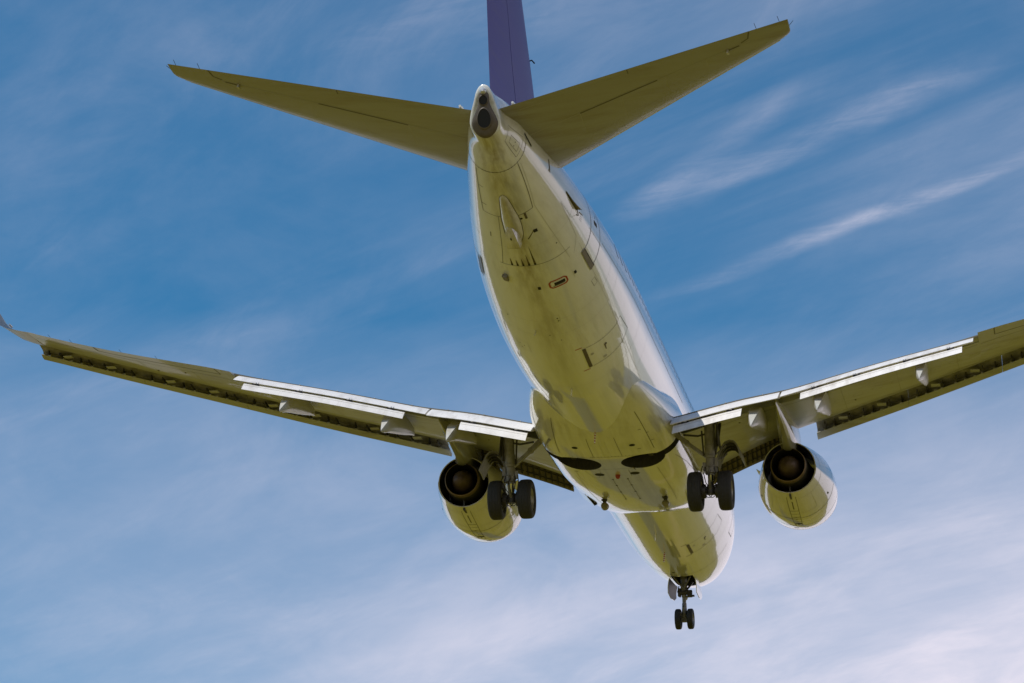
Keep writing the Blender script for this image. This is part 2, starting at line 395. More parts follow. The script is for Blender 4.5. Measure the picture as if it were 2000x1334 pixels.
NR = 96
xs = [0.0, 0.02, 0.06, 0.12, 0.22, 0.35, 0.55, 0.75, 1.0] + [1.0 + 0.3*i for i in range(1, 19)] + [7 + i*0.75 for i in range(0, 25)] + [25.2 + 0.35*i for i in range(0, 31)]
xs = sorted(x for x in xs if x < 35.9) + [35.9 + 0.11*i for i in range(15)] + [XEND]
xs = sorted(set(round(x, 3) for x in xs))
def endring(k, out):
    r = []
    for q in range(NR):
        p = fus(XEND, 2*math.pi*q/NR); z = 0.9 + (p.z - 0.9)*k; r.append(Vector((XEND + 0.33*(z - 0.98) + out, p.y*k, z)))
    return r
mb = MB(); mb.loft([[fus(x, 2*math.pi*k/NR) for k in range(NR)] for x in xs] + [endring(0.985, 0.03), endring(0.955, 0.055), endring(0.90, 0.07), endring(0.80, 0.075)], 0, True, True)
fuselage = mb.build('fuselage', [M['white']], jet)
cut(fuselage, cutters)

# ------------------------------------------------------------------ wing-body fairing
FAIR = pchip([ # x, half width, bottom, side top z, roundness
    (11.6, 1.55, -1.80, -1.1), (12.4, 1.72, -1.98, -0.9), (13.4, 1.85, -2.14, -0.6), (15.0, 1.97, -2.24, -0.35), (17.0, 2.03, -2.31, -0.35),
    (19.5, 2.03, -2.33, -0.35), (20.8, 1.99, -2.27, -0.60), (22.0, 1.89, -2.13, -0.90), (23.0, 1.73, -1.96, -1.08), (23.8, 1.52, -1.80, -1.18), (24.6, 1.12, -1.56, -1.25)])
def fair(x, ph):
    w, zb, zt = FAIR(x); zc = (zb + zt) / 2 + 0.15; c, s = math.cos(ph), math.sin(ph)
    n = 2.15 + 0.75*sstep(13.0, 17.5, x)
    rr = (abs(c)**n + abs(s)**n) ** (-1/n)
    return Vector((x, w*s*rr, zc - (zc - zb)*c*rr if c > 0 else zc - (zt + 0.2 - zc)*c*rr))
mb = MB(); mb.loft([[fair(11.6 + 13.0*i/70, 2*math.pi*k/96) for k in range(96)] for i in range(71)], 0, True, True)
fairing = mb.build('belly_fairing', [M['belly']], jet)
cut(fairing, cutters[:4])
for c in cutters: bpy.data.objects.remove(c)


# ------------------------------------------------------------------ fuselage seams, marks and fittings
def fuselage_details():
    d = MB(); SE, SO, BK, RD, ST, DB, SP, WH, BR = range(9)
    rib = lambda p, w=0.014, m=SE, **k: ribbon(d, p, w, m, **k)
    rib([(36.42, -88), (36.42, 100)], 0.016)
    for k in range(-10, 12): disc(d, 36.42, k*7.5, 0.016, SE)
    rib([(36.38, 44), (34.68, 31.5), (34.58, 7)], 0.018); rib([(36.30, 49), (34.72, 35), (32.2, 44)], 0.010, SO)
    rib([(36.3, -44.7), (34.56, -39.5), (34.56, -14.5)], 0.018); rib([(34.55, -17), (33.1, -22), (32.52, -25)], 0.012)
    rib([(32.52, -28), (32.52, 49)], 0.014); rib([(33.95, 68), (32.6, 62), (32.2, 50)], 0.010, SO)
    rib([(36.6, 48), (37.25, 46), (37.25, 84), (36.6, 88), (36.6, 48)], 0.010); rib([(36.72, 55), (37.1, 54), (37.1, 70), (36.72, 72), (36.72, 55)], 0.009)
    for a in (58, 66): disc(d, 36.9, a, 0.014, BK)
    for x, a0, a1 in ((35.62, -41, -33), (34.9, -40, -32)): rib([(x, a0), (x, a1)], 0.022)
    rib([(33.75, -33), (33.55, -33.5)], 0.022)
    for k, (a, L_) in enumerate(((-14.6, 0.28), (-8.8, 0.22), (-3.0, 0.30), (2.9, 0.42), (8.9, 0.75))):
        rib([(32.56, a), (32.56 + L_, a - 0.6)], 0.055, ST, taper=0.08); disc(d, 32.56, a, 0.030, BK)
    # port and starboard aft doors
    for sg in (1, -1):
        rib([(31.9, sg*62), (31.93, sg*125)], 0.030, DB); rib([(31.12, sg*63), (31.12, sg*125)], 0.030, DB); rib([(31.9, sg*125), (31.12, sg*125)], 0.02, DB)
        rect(d, 31.08, 31.95, sg*57, sg*62.6, SP if sg > 0 else DB, h=0.02); rib([(31.08, sg*62.6), (31.95, sg*62.6)], 0.02, BK, h=0.022)
        rect(d, 31.38, 31.62, sg*95, sg*99, BK); rib([(31.45, sg*103), (31.3, sg*108), (31.45, sg*111)], 0.018)
        rib([(32.05, sg*84), (30.95, sg*84)], 0.010, SO)
        rib([(30.95, sg*87.5), (18.0, sg*85.5)], 0.011, SE); rib([(16, sg*86), (5.6, sg*86)], 0.010, SO)
        # forward doors
        rib([(5.5, sg*66), (5.5, sg*125)], 0.02, SE); rib([(4.7, sg*68), (4.7, sg*125)], 0.02, SE); rib([(5.5, sg*66), (4.7, sg*68)], 0.02, SE)
    for x in (33.3, 30.0, 29.3, 26.2, 24.9, 11.4, 9.4, 6.4): rib([(x, -100), (x, 100)], 0.006, SO)
    for a in (-52, 55): rib([(32.3, a*1.1), (24.6, a)], 0.006, SO)
    # pressure outlet with red outline and neighbours
    for w, m in ((0.045, RD),): rib([(31.40, 17.0), (31.40, 30.5), (31.46, 32.5), (31.62, 32.5), (31.68, 30.5), (31.68, 17.0), (31.62, 15), (31.46, 15), (31.40, 17.0)], w, m, step=0.04)
    rect(d, 31.46, 31.62, 16.6, 31, WH); rect(d, 31.49, 31.60, 19.5, 30.5, BK, h=0.008); rect(d, 31.455, 31.49, 18, 30, SE, h=0.008)
    rect(d, 31.46, 31.58, 3.6, 6.4, BK); rect(d, 31.49, 31.61, 41, 43.8, BK); rib([(31.7, 2.6), (31.35, 2.6)], 0.008, SO); rib([(31.72, 40), (31.38, 40)], 0.008, SO)
    rib([(30.43, 53), (30.43, 58), (30.70, 57.5), (30.70, 52.6), (30.43, 53)], 0.012, SE)
    rib([(30.2, 7), (30.2, 13), (29.86, 13), (29.86, 7), (30.2, 7)], 0.010, SO); disc(d, 30.06, 11, 0.022, BK); disc(d, 29.93, 11.4, 0.022, BK)
    # cargo doors, aft and forward
    for x1, x0 in ((28.2, 27.13), (8.42, 7.3)):
        rect(d, x0, x1, 20.6, 23.6, BR, h=0.010); rib([(x1 + 0.10, 15.3), (x1 + 0.10, 21.3)], 0.035, RD if x0 > 20 else BR); rib([(x0 - 0.09, 15.3), (x0 - 0.09, 21.3)], 0.035, RD if x0 > 20 else BR)
        rib([(x1, 24.6), (x1 - 0.15, 56), (x1 - 0.1, 63), (x0 + 0.05, 64.2), (x0 - 0.12, 54), (x0, 24.3)], 0.014, SE)
        disc(d, (x0+x1)/2 + 0.12, 40.5, 0.035, BR, sx=1.6); rib([((x0+x1)/2 + 0.15, 39.6), ((x0+x1)/2 - 0.15, 39.2)], 0.05, BR, taper=0.4); disc(d, x1 - 0.45, 27, 0.05, SO); disc(d, x0 + 0.1, 36, 0.06, SO)
    rib([(28.7, -34), (28.7, -23), (28.2, -22), (28.2, -33), (28.7, -34)], 0.010, SO); disc(d, 28.5, -31, 0.018, BK); disc(d, 28.45, -27, 0.018, BK); disc(d, 28.3, -30, 0.018, BK)
    disc(d, 5.32, -5.6, 0.055, BK); disc(d, 4.72, 0, 0.05, BK); disc(d, 33.0, 38, 0.02, BK); disc(d, 29.9, -35, 0.02, BK); disc(d, 29.3, 0, 0.018, BK); disc(d, 29.0, 8, 0.018, BK)
    disc(d, 34.45, 12, 0.035, BK); rect(d, 34.4, 34.62, 17, 20, BR, h=0.012); rib([(33.6, 11), (33.9, 22)], 0.035, ST, taper=0.3); rect(d, 33.78, 33.9, 20, 25, BK)
    rib([(4.95, -60), (4.95, 60)], 0.016, SE)
    # gap around the stabilizer cut-out
    for sg in (1, -1): rib([(36.5, sg*97), (36.1, sg*88)], 0.06, BK, h=0.006); rib([(34.98, sg*100), (34.93, sg*86)], 0.06, ST, h=0.006); rect(d, 34.88, 35.0, sg*86, sg*84, SP)
    join_details(fuselage, d, [M['seam'], M['softseam'], M['black'], M['red'], M['soot'], M['frame'], M['step'], M['white_mark'], M['brown']])
    # long blister with a scoop on the keel near the tail
    OUT = pchip([(33.38, 0.5, -3), (33.55, 6.0, -3.2), (33.9, 10.5, -2.5), (34.4, 11.5, -1.8), (34.9, 9.2, -2), (35.3, 6.3, -2.3), (35.44, 3.5, -2.4), (35.48, 0.5, -2.4)])
    m = MB(); g = []
    nx, na = 30, 16
    for i in range(nx+1):
        x = 33.38 + 2.10*i/nx; hw, c = OUT(x); hgt = 0.11*math.sin(math.pi*min(max((x-33.38)/2.1, 0), 1))**0.5
        for j in range(na+1):
            v = -1 + 2*j/na; g.append(fus(x, R(c + hw*v)) + fus_n(x, R(c + hw*v))*(hgt*(1 - abs(v)**2.6) + 0.002))
    m.add(g, [(i*(na+1)+j, (i+1)*(na+1)+j, (i+1)*(na+1)+j+1, i*(na+1)+j+1) for i in range(nx) for j in range(na)], 0, True)
    edge = [(x, OUT(x)[1] + OUT(x)[0]*1.04) for x in [33.38 + 2.1*q/30 for q in range(31)]] + [(x, OUT(x)[1] - OUT(x)[0]*1.04) for x in [35.48 - 2.1*q/30 for q in range(31)]]
    ribbon(m, edge, 0.018, 1, h=0.005)
    m.build('blister_fairing', [M['white'], M['seam']], fuselage)
    m = MB(); A = []
    for x, hw, h0 in ((34.30, 2.6, 0.11), (34.20, 5.2, 0.18), (34.0, 7.4, 0.23), (33.75, 8.2, 0.25), (33.60, 8.2, 0.24)):
        A.append([fus(x, R(-4 + hw*v)) + fus_n(x, R(-4 + hw*v))*(h0 if abs(v) < 0.8 else 0.08) for v in (-1, -0.75, -0.3, 0.3, 0.75, 1)])
    m.loft(A, 0, closed=False); m.add([A[-1][k] + Vector((0.01, 0, 0)) for k in range(6)], [tuple(range(6))], 1, False)
    p = fus(33.98, R(-4)) + fus_n(33.98, R(-4))*0.235; m.box(p, (0.10, 0.03, 0.02), 1)
    m.build('inlet_scoop', [M['white'], M['black']], fuselage)
    # small fittings
    m = MB(); c = fus(31.9, R(-25)); n = fus_n(31.9, R(-25)); m.box(c + n*0.03, (0.30, 0.13, 0.07), 0, rot=Matrix.Rotation(R(-22), 3, 'X')); m.build('belly_antenna', [M['step']], fuselage)
    def blade(x, a, L_, h, mat, lean=0.4, w=0.02, name='blade_antenna', stripes=False):
        m = MB(); c = fus(x, R(a)); n = fus_n(x, R(a)); t = Vector((1, 0, 0)); b = n.cross(t).normalized()
        rr = []
        K = 10 if stripes else 2
        for k in range(K+1):
            q = k/K; cc = c + n*(h*q - 0.02) + t*lean*h*q; L2 = L_*(1 - 0.45*q)
            rr.append([cc + t*L2*0.5*math.cos(2*math.pi*j/10) + b*w*0.5*math.sin(2*math.pi*j/10) for j in range(10)])
        for k in range(K): m.loft([rr[k], rr[k+1]], (k % 2) if stripes else 0)
        m.add(rr[-1], [tuple(range(10))], 0, False)
        return m.build(name, [M['red'], M['white_mark']] if stripes else [mat], fuselage)
    blade(29.45, -11, 0.16, 0.16, M['white']); blade(10.6, 0, 0.35, 0.28, M['white']); blade(26.0, 0, 0.3, 0.24, M['white'])
    blade(8.1, -2.5, 0.07, 0.34, None, 0.2, 0.05, 'drain_mast', True)
    # pressure outflow vane on the starboard side
    m = MB(); P0, P1 = (33.80, 87.5), (32.98, 84)
    A = []; B = []
    for k in range(9):
        q = k/8; x = P0[0] + (P1[0]-P0[0])*q; a = P0[1] + (P1[1]-P0[1])*q - 1.6*math.sin(math.pi*q); n = fus_n(x, R(a)); p = fus(x, R(a)); A.append(p + n*0.004); B.append(p + n*(0.02 + 0.10*q))
    m.add(A + B, [(k, k+1, 9+k+1, 9+k) for k in range(8)], 0, True)
    C2 = [b_ + Vector((0, 0, -0.02)) for b_ in B]; m.add(B + C2, [(k, k+1, 9+k+1, 9+k) for k in range(8)], 0, True); m.add(A + [a_ + Vector((0.02, 0, -0.03)) for a_ in A], [(k, k+1, 9+k+1, 9+k) for k in range(8)], 1, True)
    ribbon(m, [(33.95, 69), (33.2, 69), (32.95, 80), (33.85, 88)], 0.008, 2); 
    ribbon(m, [(33.0, 84), (32.85, 80), (32.98, 78)], 0.05, 1); ribbon(m, [(32.85, 84), (32.6, 86)], 0.03, 0)
    for k in range(9): disc(m, 33.95 - 0.11*k, 69.5 + 0.1*k, 0.008, 1); 
    for k in range(12): disc(m, 32.75 - 0.04*(k % 4), 78 + 2.0*(k//4), 0.009, 1)
    m.build('outflow_valve', [M['step'], M['seam'], M['softseam']], fuselage)
    # cabin windows, both sides
    for sg in (1, -1):
        for k in range(45):
            x = 29.1 - 0.508*k
            if x < 6.6: break
            z = 0.52; a = math.acos(-z/1.88); a = sg*(math.pi - math.acos(z/1.88)) if False else sg*math.acos(-z/1.88)
            m = MB(); N_ = 20; ro = []; ri = []
            for q in range(N_):
                t = 2*math.pi*q/N_; cx, cz = math.copysign(abs(math.cos(t))**0.7, math.cos(t)), math.copysign(abs(math.sin(t))**0.7, math.sin(t))
                for lst, ww, hh, off in ((ro, 0.142, 0.205, 0.004), (ri, 0.126, 0.188, 0.005)):
                    px_, pa = x + ww*cx, a + sg*(hh*cz)/1.88; lst.append(fus(px_, pa) + fus_n(px_, pa)*off)
            m.loft([ro, ri], 0); c = fus(x, a) + fus_n(x, a)*0.0035
            m.add(ri + [c], [(q, (q+1) % N_, N_) for q in range(N_)], 1, True)
            m.build('cabin_window', [M['frame'], M['pane']], fuselage)
fuselage_details()

def well_interior():
    for s in (-1, 1):
        m = MB(); y0 = 0.92
        m.lathe((19.45, s*y0, -1.78), (0, 0, -1), [(0, 0.0), (0.06, 0.10), (0.10, 0.16), (0.05, 0.2), (0.05, 0.32), (0.09, 0.34), (0.0, 0.40)], 0, 32)
        for k in range(5): m.tube([(19.0 + 0.22*k, s*(y0 - 0.55), -1.95), (19.02 + 0.22*k, s*(y0 + 0.5), -1.90)], 0.022, 0, 8)
        m.tube([(18.95, s*(y0 - 0.4), -2.05), (19.5, s*(y0 - 0.5), -2.0), (19.95, s*(y0 - 0.3), -2.06)], 0.03, 0, 8); m.tube([(19.5, s*1.5, -2.0), (19.6, s*1.9, -1.7)], 0.03, 0, 8)
        m.box((19.25, s*(y0 + 0.2), -1.98), (0.2, 0.14, 0.14), 0)
        m.build('well_interior', [M['geardark']], fairing)
well_interior()
def fairing_details():
    d = MB(); SE, SO, BK, RD, ST = range(5); F = fair
    rib = lambda p, w=0.014, m=SE, **k: ribbon(d, p, w, m, surf=F, **k)
    for x, a, r in ((20.95, -22.5, 0.085), (20.95, 23.3, 0.085), (18.36, -14.2, 0.14), (18.36, 14.4, 0.14)): disc(d, x, a, r, BK, F)
    for a in (-11, 12): rib([(21.6, a), (20.15, a)])
    for a in (-2, 3): rib([(21.4, a), (20.2, a)], 0.006, SO)
    rib([(22.9, -36), (20.34, -37)], 0.018); rib([(23.0, 39), (20.35, 38)], 0.018)
    rib([(20.12, -24), (20.12, 24)], 0.012)
    for k in range(24): disc(d, 20.17, -44 + 2.8*k if -44 + 2.8*k < -26 or -44 + 2.8*k > -14 else -12, 0.014, SE, F)
    rib([(18.92, -28), (18.92, 28)], 0.010)
    for a in (-6, 6.3):
        rib([(17.85, a), (15.3, a)], 0.012)
        for x in (17.8, 17.1, 16.3, 15.35): disc(d, x, a, 0.035, BK, F)
    rib([(18.6, -32), (14.2, -34)], 0.010, SO); rib([(18.6, 33), (14.2, 36)], 0.012, SE); rib([(18.7, -12), (18.0, -16), (18.0, -20), (18.75, -24)], 0.008, SE); rib([(18.8, 11), (18.1, 11)], 0.012, SE)
    rib([(22.0, -55), (21.9, -10)], 0.006, SO); rib([(22.3, 10), (22.0, 60)], 0.006, SO); rib([(22.2, 60), (21.4, 60), (21.4, 34)], 0.008, SO)
    for x in (17.0, 15.2, 13.9): rib([(x, -62), (x, 62)], 0.006, SO)
    for x, a in ((21.9, 33), (21.6, 38), (21.0, 39), (20.6, 26)): rib([(x, a), (x, a + 2.6)], 0.03, SE)
    rib([(19.05, 15.5), (18.7, 16.5)], 0.05, ST, taper=0.3); rib([(18.6, -30), (18.55, -33)], 0.04, BK)
    # curved seal where the wing root meets the fairing
    for sg in (1, -1): rib([(18.9, sg*52), (17.6, sg*60), (16.0, sg*66), (14.6, sg*64)], 0.012, SE)
    join_details(fairing, d, [M['seam'], M['softseam'], M['black'], M['red'], M['soot']])
    m = MB(); c = fair(18.24, 0.0); m.lathe(c + Vector((0, 0, 0.01)), (0, 0, -1), [(0, 0.075), (0.03, 0.075), (0.09, 0.06), (0.12, 0.03), (0.125, 0.0)], 0, 20); m.build('beacon', [M['red']], fairing)
    # drain masts
    m = MB(); c = fair(22.0, R(-1.5)); rr = []
    for k in range(9):
        q = k/8; cc = c + Vector((-0.05 + 0.10*q, 0, 0.02 - 0.34*q)); rr.append([cc + Vector((0.05*(1-.3*q)*math.cos(2*math.pi*j/10), 0.018*math.sin(2*math.pi*j/10), 0)) for j in range(10)])
    for k in range(8): m.loft([rr[k], rr[k+1]], k % 2)
    m.add(rr[-1], [tuple(range(10))], 0, False); m.build('drain_mast', [M['red'], M['white_mark']], fairing)
    m = MB(); a0, a1 = fair(21.4, R(-41)), fair(20.4, R(-50)); m.tube([a0 + Vector((0, -0.02, -0.02)), (a0+a1)/2 + Vector((0, -0.06, -0.05)), a1 + Vector((0, -0.03, -0.03))], [0.045, 0.03, 0.015], 0, 10); m.build('drain_pipe', [M['olive']], fairing)
    # extended landing lights: round lamps on short stalks
    for yc, zc in ((-0.90, -2.37), (0.94, -2.37)):
        m = MB(); c = Vector((15.05, yc, zc)); m.tube([c + Vector((0.10, 0, 0)), c + Vector((0.07, 0, 0)), c + Vector((-0.06, 0, 0)), c + Vector((-0.075, 0, 0))], [0.05, 0.105, 0.12, 0.11], 0, 24)
        m.tube([c + Vector((0, 0, 0.10)), c + Vector((0.12, 0, 0.30))], [0.055, 0.07], 1, 10); m.box(c + Vector((0.10, 0, 0.16)), (0.14, 0.16, 0.03), 1)
        m.build('landing_light', [M['olive'], M['dark']], fairing)
    # ram air inlets low on each side of the nose of the fairing
    for sg in (-1, 1):
        m = MB(); a = fair(14.9, R(46*sg)); b = fair(13.5, R(46*sg)); c2 = fair(14.9, R(62*sg)); d2 = fair(13.5, R(62*sg)); o = Vector((0, 0.08*sg, -0.04))
        V = [a, c2, b + o, d2 + o]; V2 = [v + Vector((0, 0.015*sg, 0.0)) for v in V]
        m.add(V + V2, [(0, 1, 3, 2), (4, 6, 7, 5), (0, 4, 5, 1), (2, 3, 7, 6), (0, 2, 6, 4), (1, 5, 7, 3)], 0, False)
        q = [b + o, d2 + o, d2, b]; m.add(q, [(0, 1, 2, 3)], 1, False)
        m.build('air_inlet_door', [M['belly'], M['dark']], fairing)
fairing_details()

# ------------------------------------------------------------------ wing geometry
def lerp(tab, y):
    return pchip(tab)(y)[0]
def LEX(y): return 13.55 + (y-1.88)*0.728 if y < 4.9 else 15.75 + (y-4.9)*0.517
def TEX(y): return 21.2 if y < 5.3 else 21.2 + (y-5.3)*0.211
_zte = pchip([(0.5, -1.62), (1.9, -1.43), (2.85, -1.22), (3.85, -1.0), (5, -0.81), (6, -0.63), (7.7, -0.31), (10.3, 0.11), (14.05, 0.74), (16.3, 1.24), (16.8, 1.36)])
_zle = pchip([(0.5, -1.35), (1.9, -1.12), (2.6, -0.95), (3.57, -0.75), (5.77, -0.41), (8.6, 0.0), (11.26, 0.43), (14.86, 1.02), (16.5, 1.31)])
def ZTE(y): return _zte(y)[0]
def ZLE(y): return _zle(y)[0]
def yt(u, t): return 5*t*(0.2969*math.sqrt(max(u,0)) - 0.126*u - 0.3516*u*u + 0.2843*u**3 - 0.1036*u**4)
def wing_pt(y, u, upper):
    xl, xt = LEX(y), TEX(y); c = xt - xl; t = 0.125 - 0.03*min(max((y-2)/14, 0), 1)
    zl = ZLE(y) + 0.13; zt = ZTE(y) - 0.02 - 0.055*sstep(11.5, 9.5, y) if y < 11.5 else ZTE(y) - 0.02
    z = zl + (zt - zl)*u; h = yt(u, t)*c
    cam = 0.012*c*math.sin(math.pi*u)
    if u > 0.4: h = yt(0.4, t)*c*(1-u)/0.6; cam = 0.012*c*math.sin(0.4*math.pi)*(1-u)/0.6
    return Vector((xl + c*u, y, z + cam + (h if upper else -h*(0.78 - 0.12*min(u/0.4, 1)))))
def side(s, p): return Vector((p[0], p[1]*s, p[2]))
NU = 26
def cosu(k, n, a=0.0, b=1.0): return a + (b-a)*0.5*(1 - math.cos(math.pi*k/n))
FLAP_END = 10.55
def wing_ring(y, flapped):
    out = []
    xt = TEX(y); xl = LEX(y); c = xt - xl
    uf = (c - 0.5)/c if flapped else 1.0
    for k in range(NU + 1): out.append(wing_pt(y, uf * (1 - k/NU)**1.6, True))
    ue = 0.72 if flapped else 0.985
    for k in range(1, NU + 1): out.append(wing_pt(y, ue * (k/NU)**1.6, False))
    a = out[-1]; b = out[0]
    if flapped:
        out += [Vector((a.x + 0.01, y, a.z + 0.6*(wing_pt(y, 0.72, True).z - a.z))), Vector((b.x - 0.25, y, b.z - 0.10)), Vector((b.x, y, b.z - 0.035))]
    else:
        out += [a.lerp(b, 0.25), a.lerp(b, 0.5), a.lerp(b, 0.75)]
    return out

def airfoil_ring(N0, T, thick, y, n=12, droop=0.0):
    """small airfoil from nose N0 to trailing edge T (x, z pairs)"""
    N0 = Vector((N0[0], 0, N0[1])); T = Vector((T[0], 0, T[1])); d = T - N0; c = d.length; d.normalize(); up = Vector((-d.z, 0, d.x))
    if up.z < 0: up = -up
    out = []
    for k in range(n + 1):
        u = 1 - k/n; u = u*u*0.4 + u*0.6
        out.append(N0 + d*u*c + up*(yt(u, thick)*1.35 + 0.012*(1) * u)*c)
    for k in range(1, n + 1):
        u = k/n; u = u*u*0.4 + u*0.6
        out.append(N0 + d*u*c - up*yt(u, thick)*0.5*c)
    return [Vector((p.x, y, p.z)) for p in out]

def strip_quad(mb, pts_a, pts_b, mi):
    mb.add(pts_a + pts_b, [(i, i+1, len(pts_a)+i+1, len(pts_a)+i) for i in range(len(pts_a)-1)], mi, True)

def wing_line(mb, s, path, width, mi=1, upper=False, h=0.004):
    """thin line on the wing's under surface along (y, u)"""
    P = []
    for i in range(len(path)-1):
        (y0, u0), (y1, u1) = path[i], path[i+1]
        k = max(2, int(math.hypot(y1-y0, (u1-u0)*5)/0.3))
        for j in range(k): P.append((y0+(y1-y0)*j/k, u0+(u1-u0)*j/k))
    P.append(path[-1])
    Q = [wing_pt(y, u, upper) + Vector((0, 0, h if upper else -h)) for y, u in P]
    A = []; B = []
    for i, p in enumerate(Q):
        t = (Q[min(i+1, len(Q)-1)] - Q[max(i-1, 0)]).normalized(); w = t.cross(Vector((0, 0, 1))).normalized()*width/2
        A.append(side(s, p + w)); B.append(side(s, p - w))
    strip_quad(mb, A, B, mi)

def flap_F(y):   # upper trailing edge of the fixed wing ahead of the flaps
    return TEX(y) - 0.5, ZTE(y)
def zm(y): return 0.38 - 0.04*sstep(4.5, 6.0, y)
def KF(y): return 1.12 if y < 5.01 else 0.98 - 0.10*(y-5)/5.5
def build_wing(s):
    sn = 'starboard' if s > 0 else 'port'
    mb = MB()
    ys = [0.9, 1.5, 1.9, 2.4, 3.0, 3.6, 4.2, 4.9, 5.3, 6.0, 7.0, 8.0, 9.0, 10.0, FLAP_END]
    rings = [wing_ring(y, True) for y in ys]
    rings += [wing_ring(y, False) for y in (FLAP_END + 0.002, 11.2, 12, 13, 14, 15, 15.8, 16.3)]
    mb.loft([[side(s, p) for p in r] for r in rings], 0, True, True)
    # seams: spar lines, ribs, aileron gap, tank access panels
    wing_line(mb, s, [(11.0, 0.80), (14.4, 0.80)], 0.035); wing_line(mb, s, [(11.0, 0.80), (11.0, 0.985)], 0.03); wing_line(mb, s, [(14.4, 0.80), (14.4, 0.985)], 0.03)
    wing_line(mb, s, [(2.6, 0.66), (10.5, 0.66)], 0.016); wing_line(mb, s, [(10.6, 0.66), (16.2, 0.66)], 0.016)
    wing_line(mb, s, [(5.5, 0.14), (16.2, 0.14)], 0.014, 2)
    for y in (6.6, 8.2, 9.9, 11.9, 13.4, 15.2): wing_line(mb, s, [(y, 0.14), (y, 0.7)], 0.012, 2)
    for i in range(19):
        y = 5.9 + i*0.56; a, b, c = 0.33, 0.025, 0.17
        pts = [(y + c*math.cos(t)*0.9, 0.40 + b*math.sin(t)*1.4) for t in [2*math.pi*q/12 for q in range(13)]]
        wing_line(mb, s, pts, 0.010, 2)
    for (y, u) in ((6.9, .3), (8.8, .5), (12.2, .55), (13.1, .35), (3.6, .6), (3.9, .45)):
        p = side(s, wing_pt(y, u, False)); mb.box(p, (0.07, 0.05, 0.02), 1)
    # shade on the spoilers' blunt trailing edge, painted as a dark strip
    A = []; B = []; C_ = []
    for i in range(30):
        y = 1.9 + (FLAP_END - 1.9)*i/29; p = wing_ring(y, True)[0]
        A.append(side(s, p + Vector((0.004, 0, 0.002)))); B.append(side(s, p + Vector((0.006, 0, -0.03)))); C_.append(side(s, p + Vector((-0.03, 0, -0.04))))
    strip_quad(mb, A, B, 1); strip_quad(mb, B, C_, 1)
    for i in range(8):
        y = 2.4 + i*1.05; p = wing_pt(y, 0.9, True); q = wing_ring(y, True)[0]; mb.box(side(s, (q.x + 0.02, y, q.z)), (0.05, 0.02, 0.02), 0)
    wing = mb.build('wing', [M['wing'], M['seam'], M['softseam']], jet)
    # main wheel well mouth in the wing root beside the strut
    w = MB()
    g = []
    for i in range(9):
        for j in range(7):
            y = 2.02 + 0.95*i/8; u0 = 0.80 + 0.0*j; u = 0.735 + (0.93-0.735)*j/6
            c = TEX(y) - LEX(y); p = wing_pt(y, min(u, (c-0.5)/c), False); g.append(side(s, p + Vector((0, 0, -0.006 if j < 5 else 0.02))))
    w.add(g, [(i*7+j, (i+1)*7+j, (i+1)*7+j+1, i*7+j+1) for i in range(8) for j in range(6)], 0, True)
    w.build('gear_bay', [M['black']], wing)
    # flaps
    def flap(y0, y1, aft, sweep=0.0):
        mb = MB(); n = max(3, int((y1-y0)/0.5)); rr = []
        for i in range(n + 1):
            y = y0 + (y1-y0)*i/n; xf, zf = flap_F(y); k = KF(y)
            if not aft: r = airfoil_ring((xf - 0.42*k, zf + 0.03*k), (xf + 0.66*k, zf - zm(y)*k), 0.14, y)
            else: r = airfoil_ring((xf + 0.56*k, zf - (zm(y) + 0.02)*k), (xf + 0.92*k, zf - (zm(y) + 0.33)*k), 0.10, y)
            rr.append([side(s, p) for p in r])
        mb.loft(rr, 0, True, True)
        if aft:
            for i in range(n): pass
            # chordwise fastener line and small actuator notches at its leading edge
            m = 4 if y1 - y0 > 3 else 2
            for q in range(m):
                y = y0 + (y1-y0)*((0.09, 0.35, 0.66, 0.93)[q] if m == 4 else (0.17, 0.83)[q]); xf, zf = flap_F(y); k = KF(y)
                mb.box(side(s, (xf + 0.60*k, y, zf - (zm(y) + 0.01)*k)), (0.10, 0.20, 0.05), 1, rot=Matrix.Rotation(R(38), 3, 'Y'))
                mb.box(side(s, (xf + 0.615*k, y, zf - (zm(y) + 0.0)*k)), (0.06, 0.09, 0.06), 2, rot=Matrix.Rotation(R(38), 3, 'Y'))
            # a faint spanwise joint
            for (t0) in (0.42,):
                A = []; B = []
                for i in range(n+1):
                    y = y0 + 0.02 + (y1-y0-0.04)*i/n; xf, zf = flap_F(y); k = KF(y)
                    r = airfoil_ring((xf + 0.56*k, zf - (zm(y) + 0.02)*k), (xf + 0.92*k, zf - (zm(y) + 0.33)*k), 0.10, y)
                    p = r[6]; A.append(side(s, p + Vector((0.003, 0, 0.003)))); B.append(side(s, p + Vector((0.011, 0, -0.006))))
                strip_quad(mb, A, B, 3)
        return mb.build('aft_flap' if aft else 'main_flap', [M['flap'], M['black'], M['metal'], M['softseam']], wing)
    flap(1.97, 4.98, False); flap(5.04, 10.42, False); flap(2.06, 3.98, True); flap(5.62, 10.12, True)
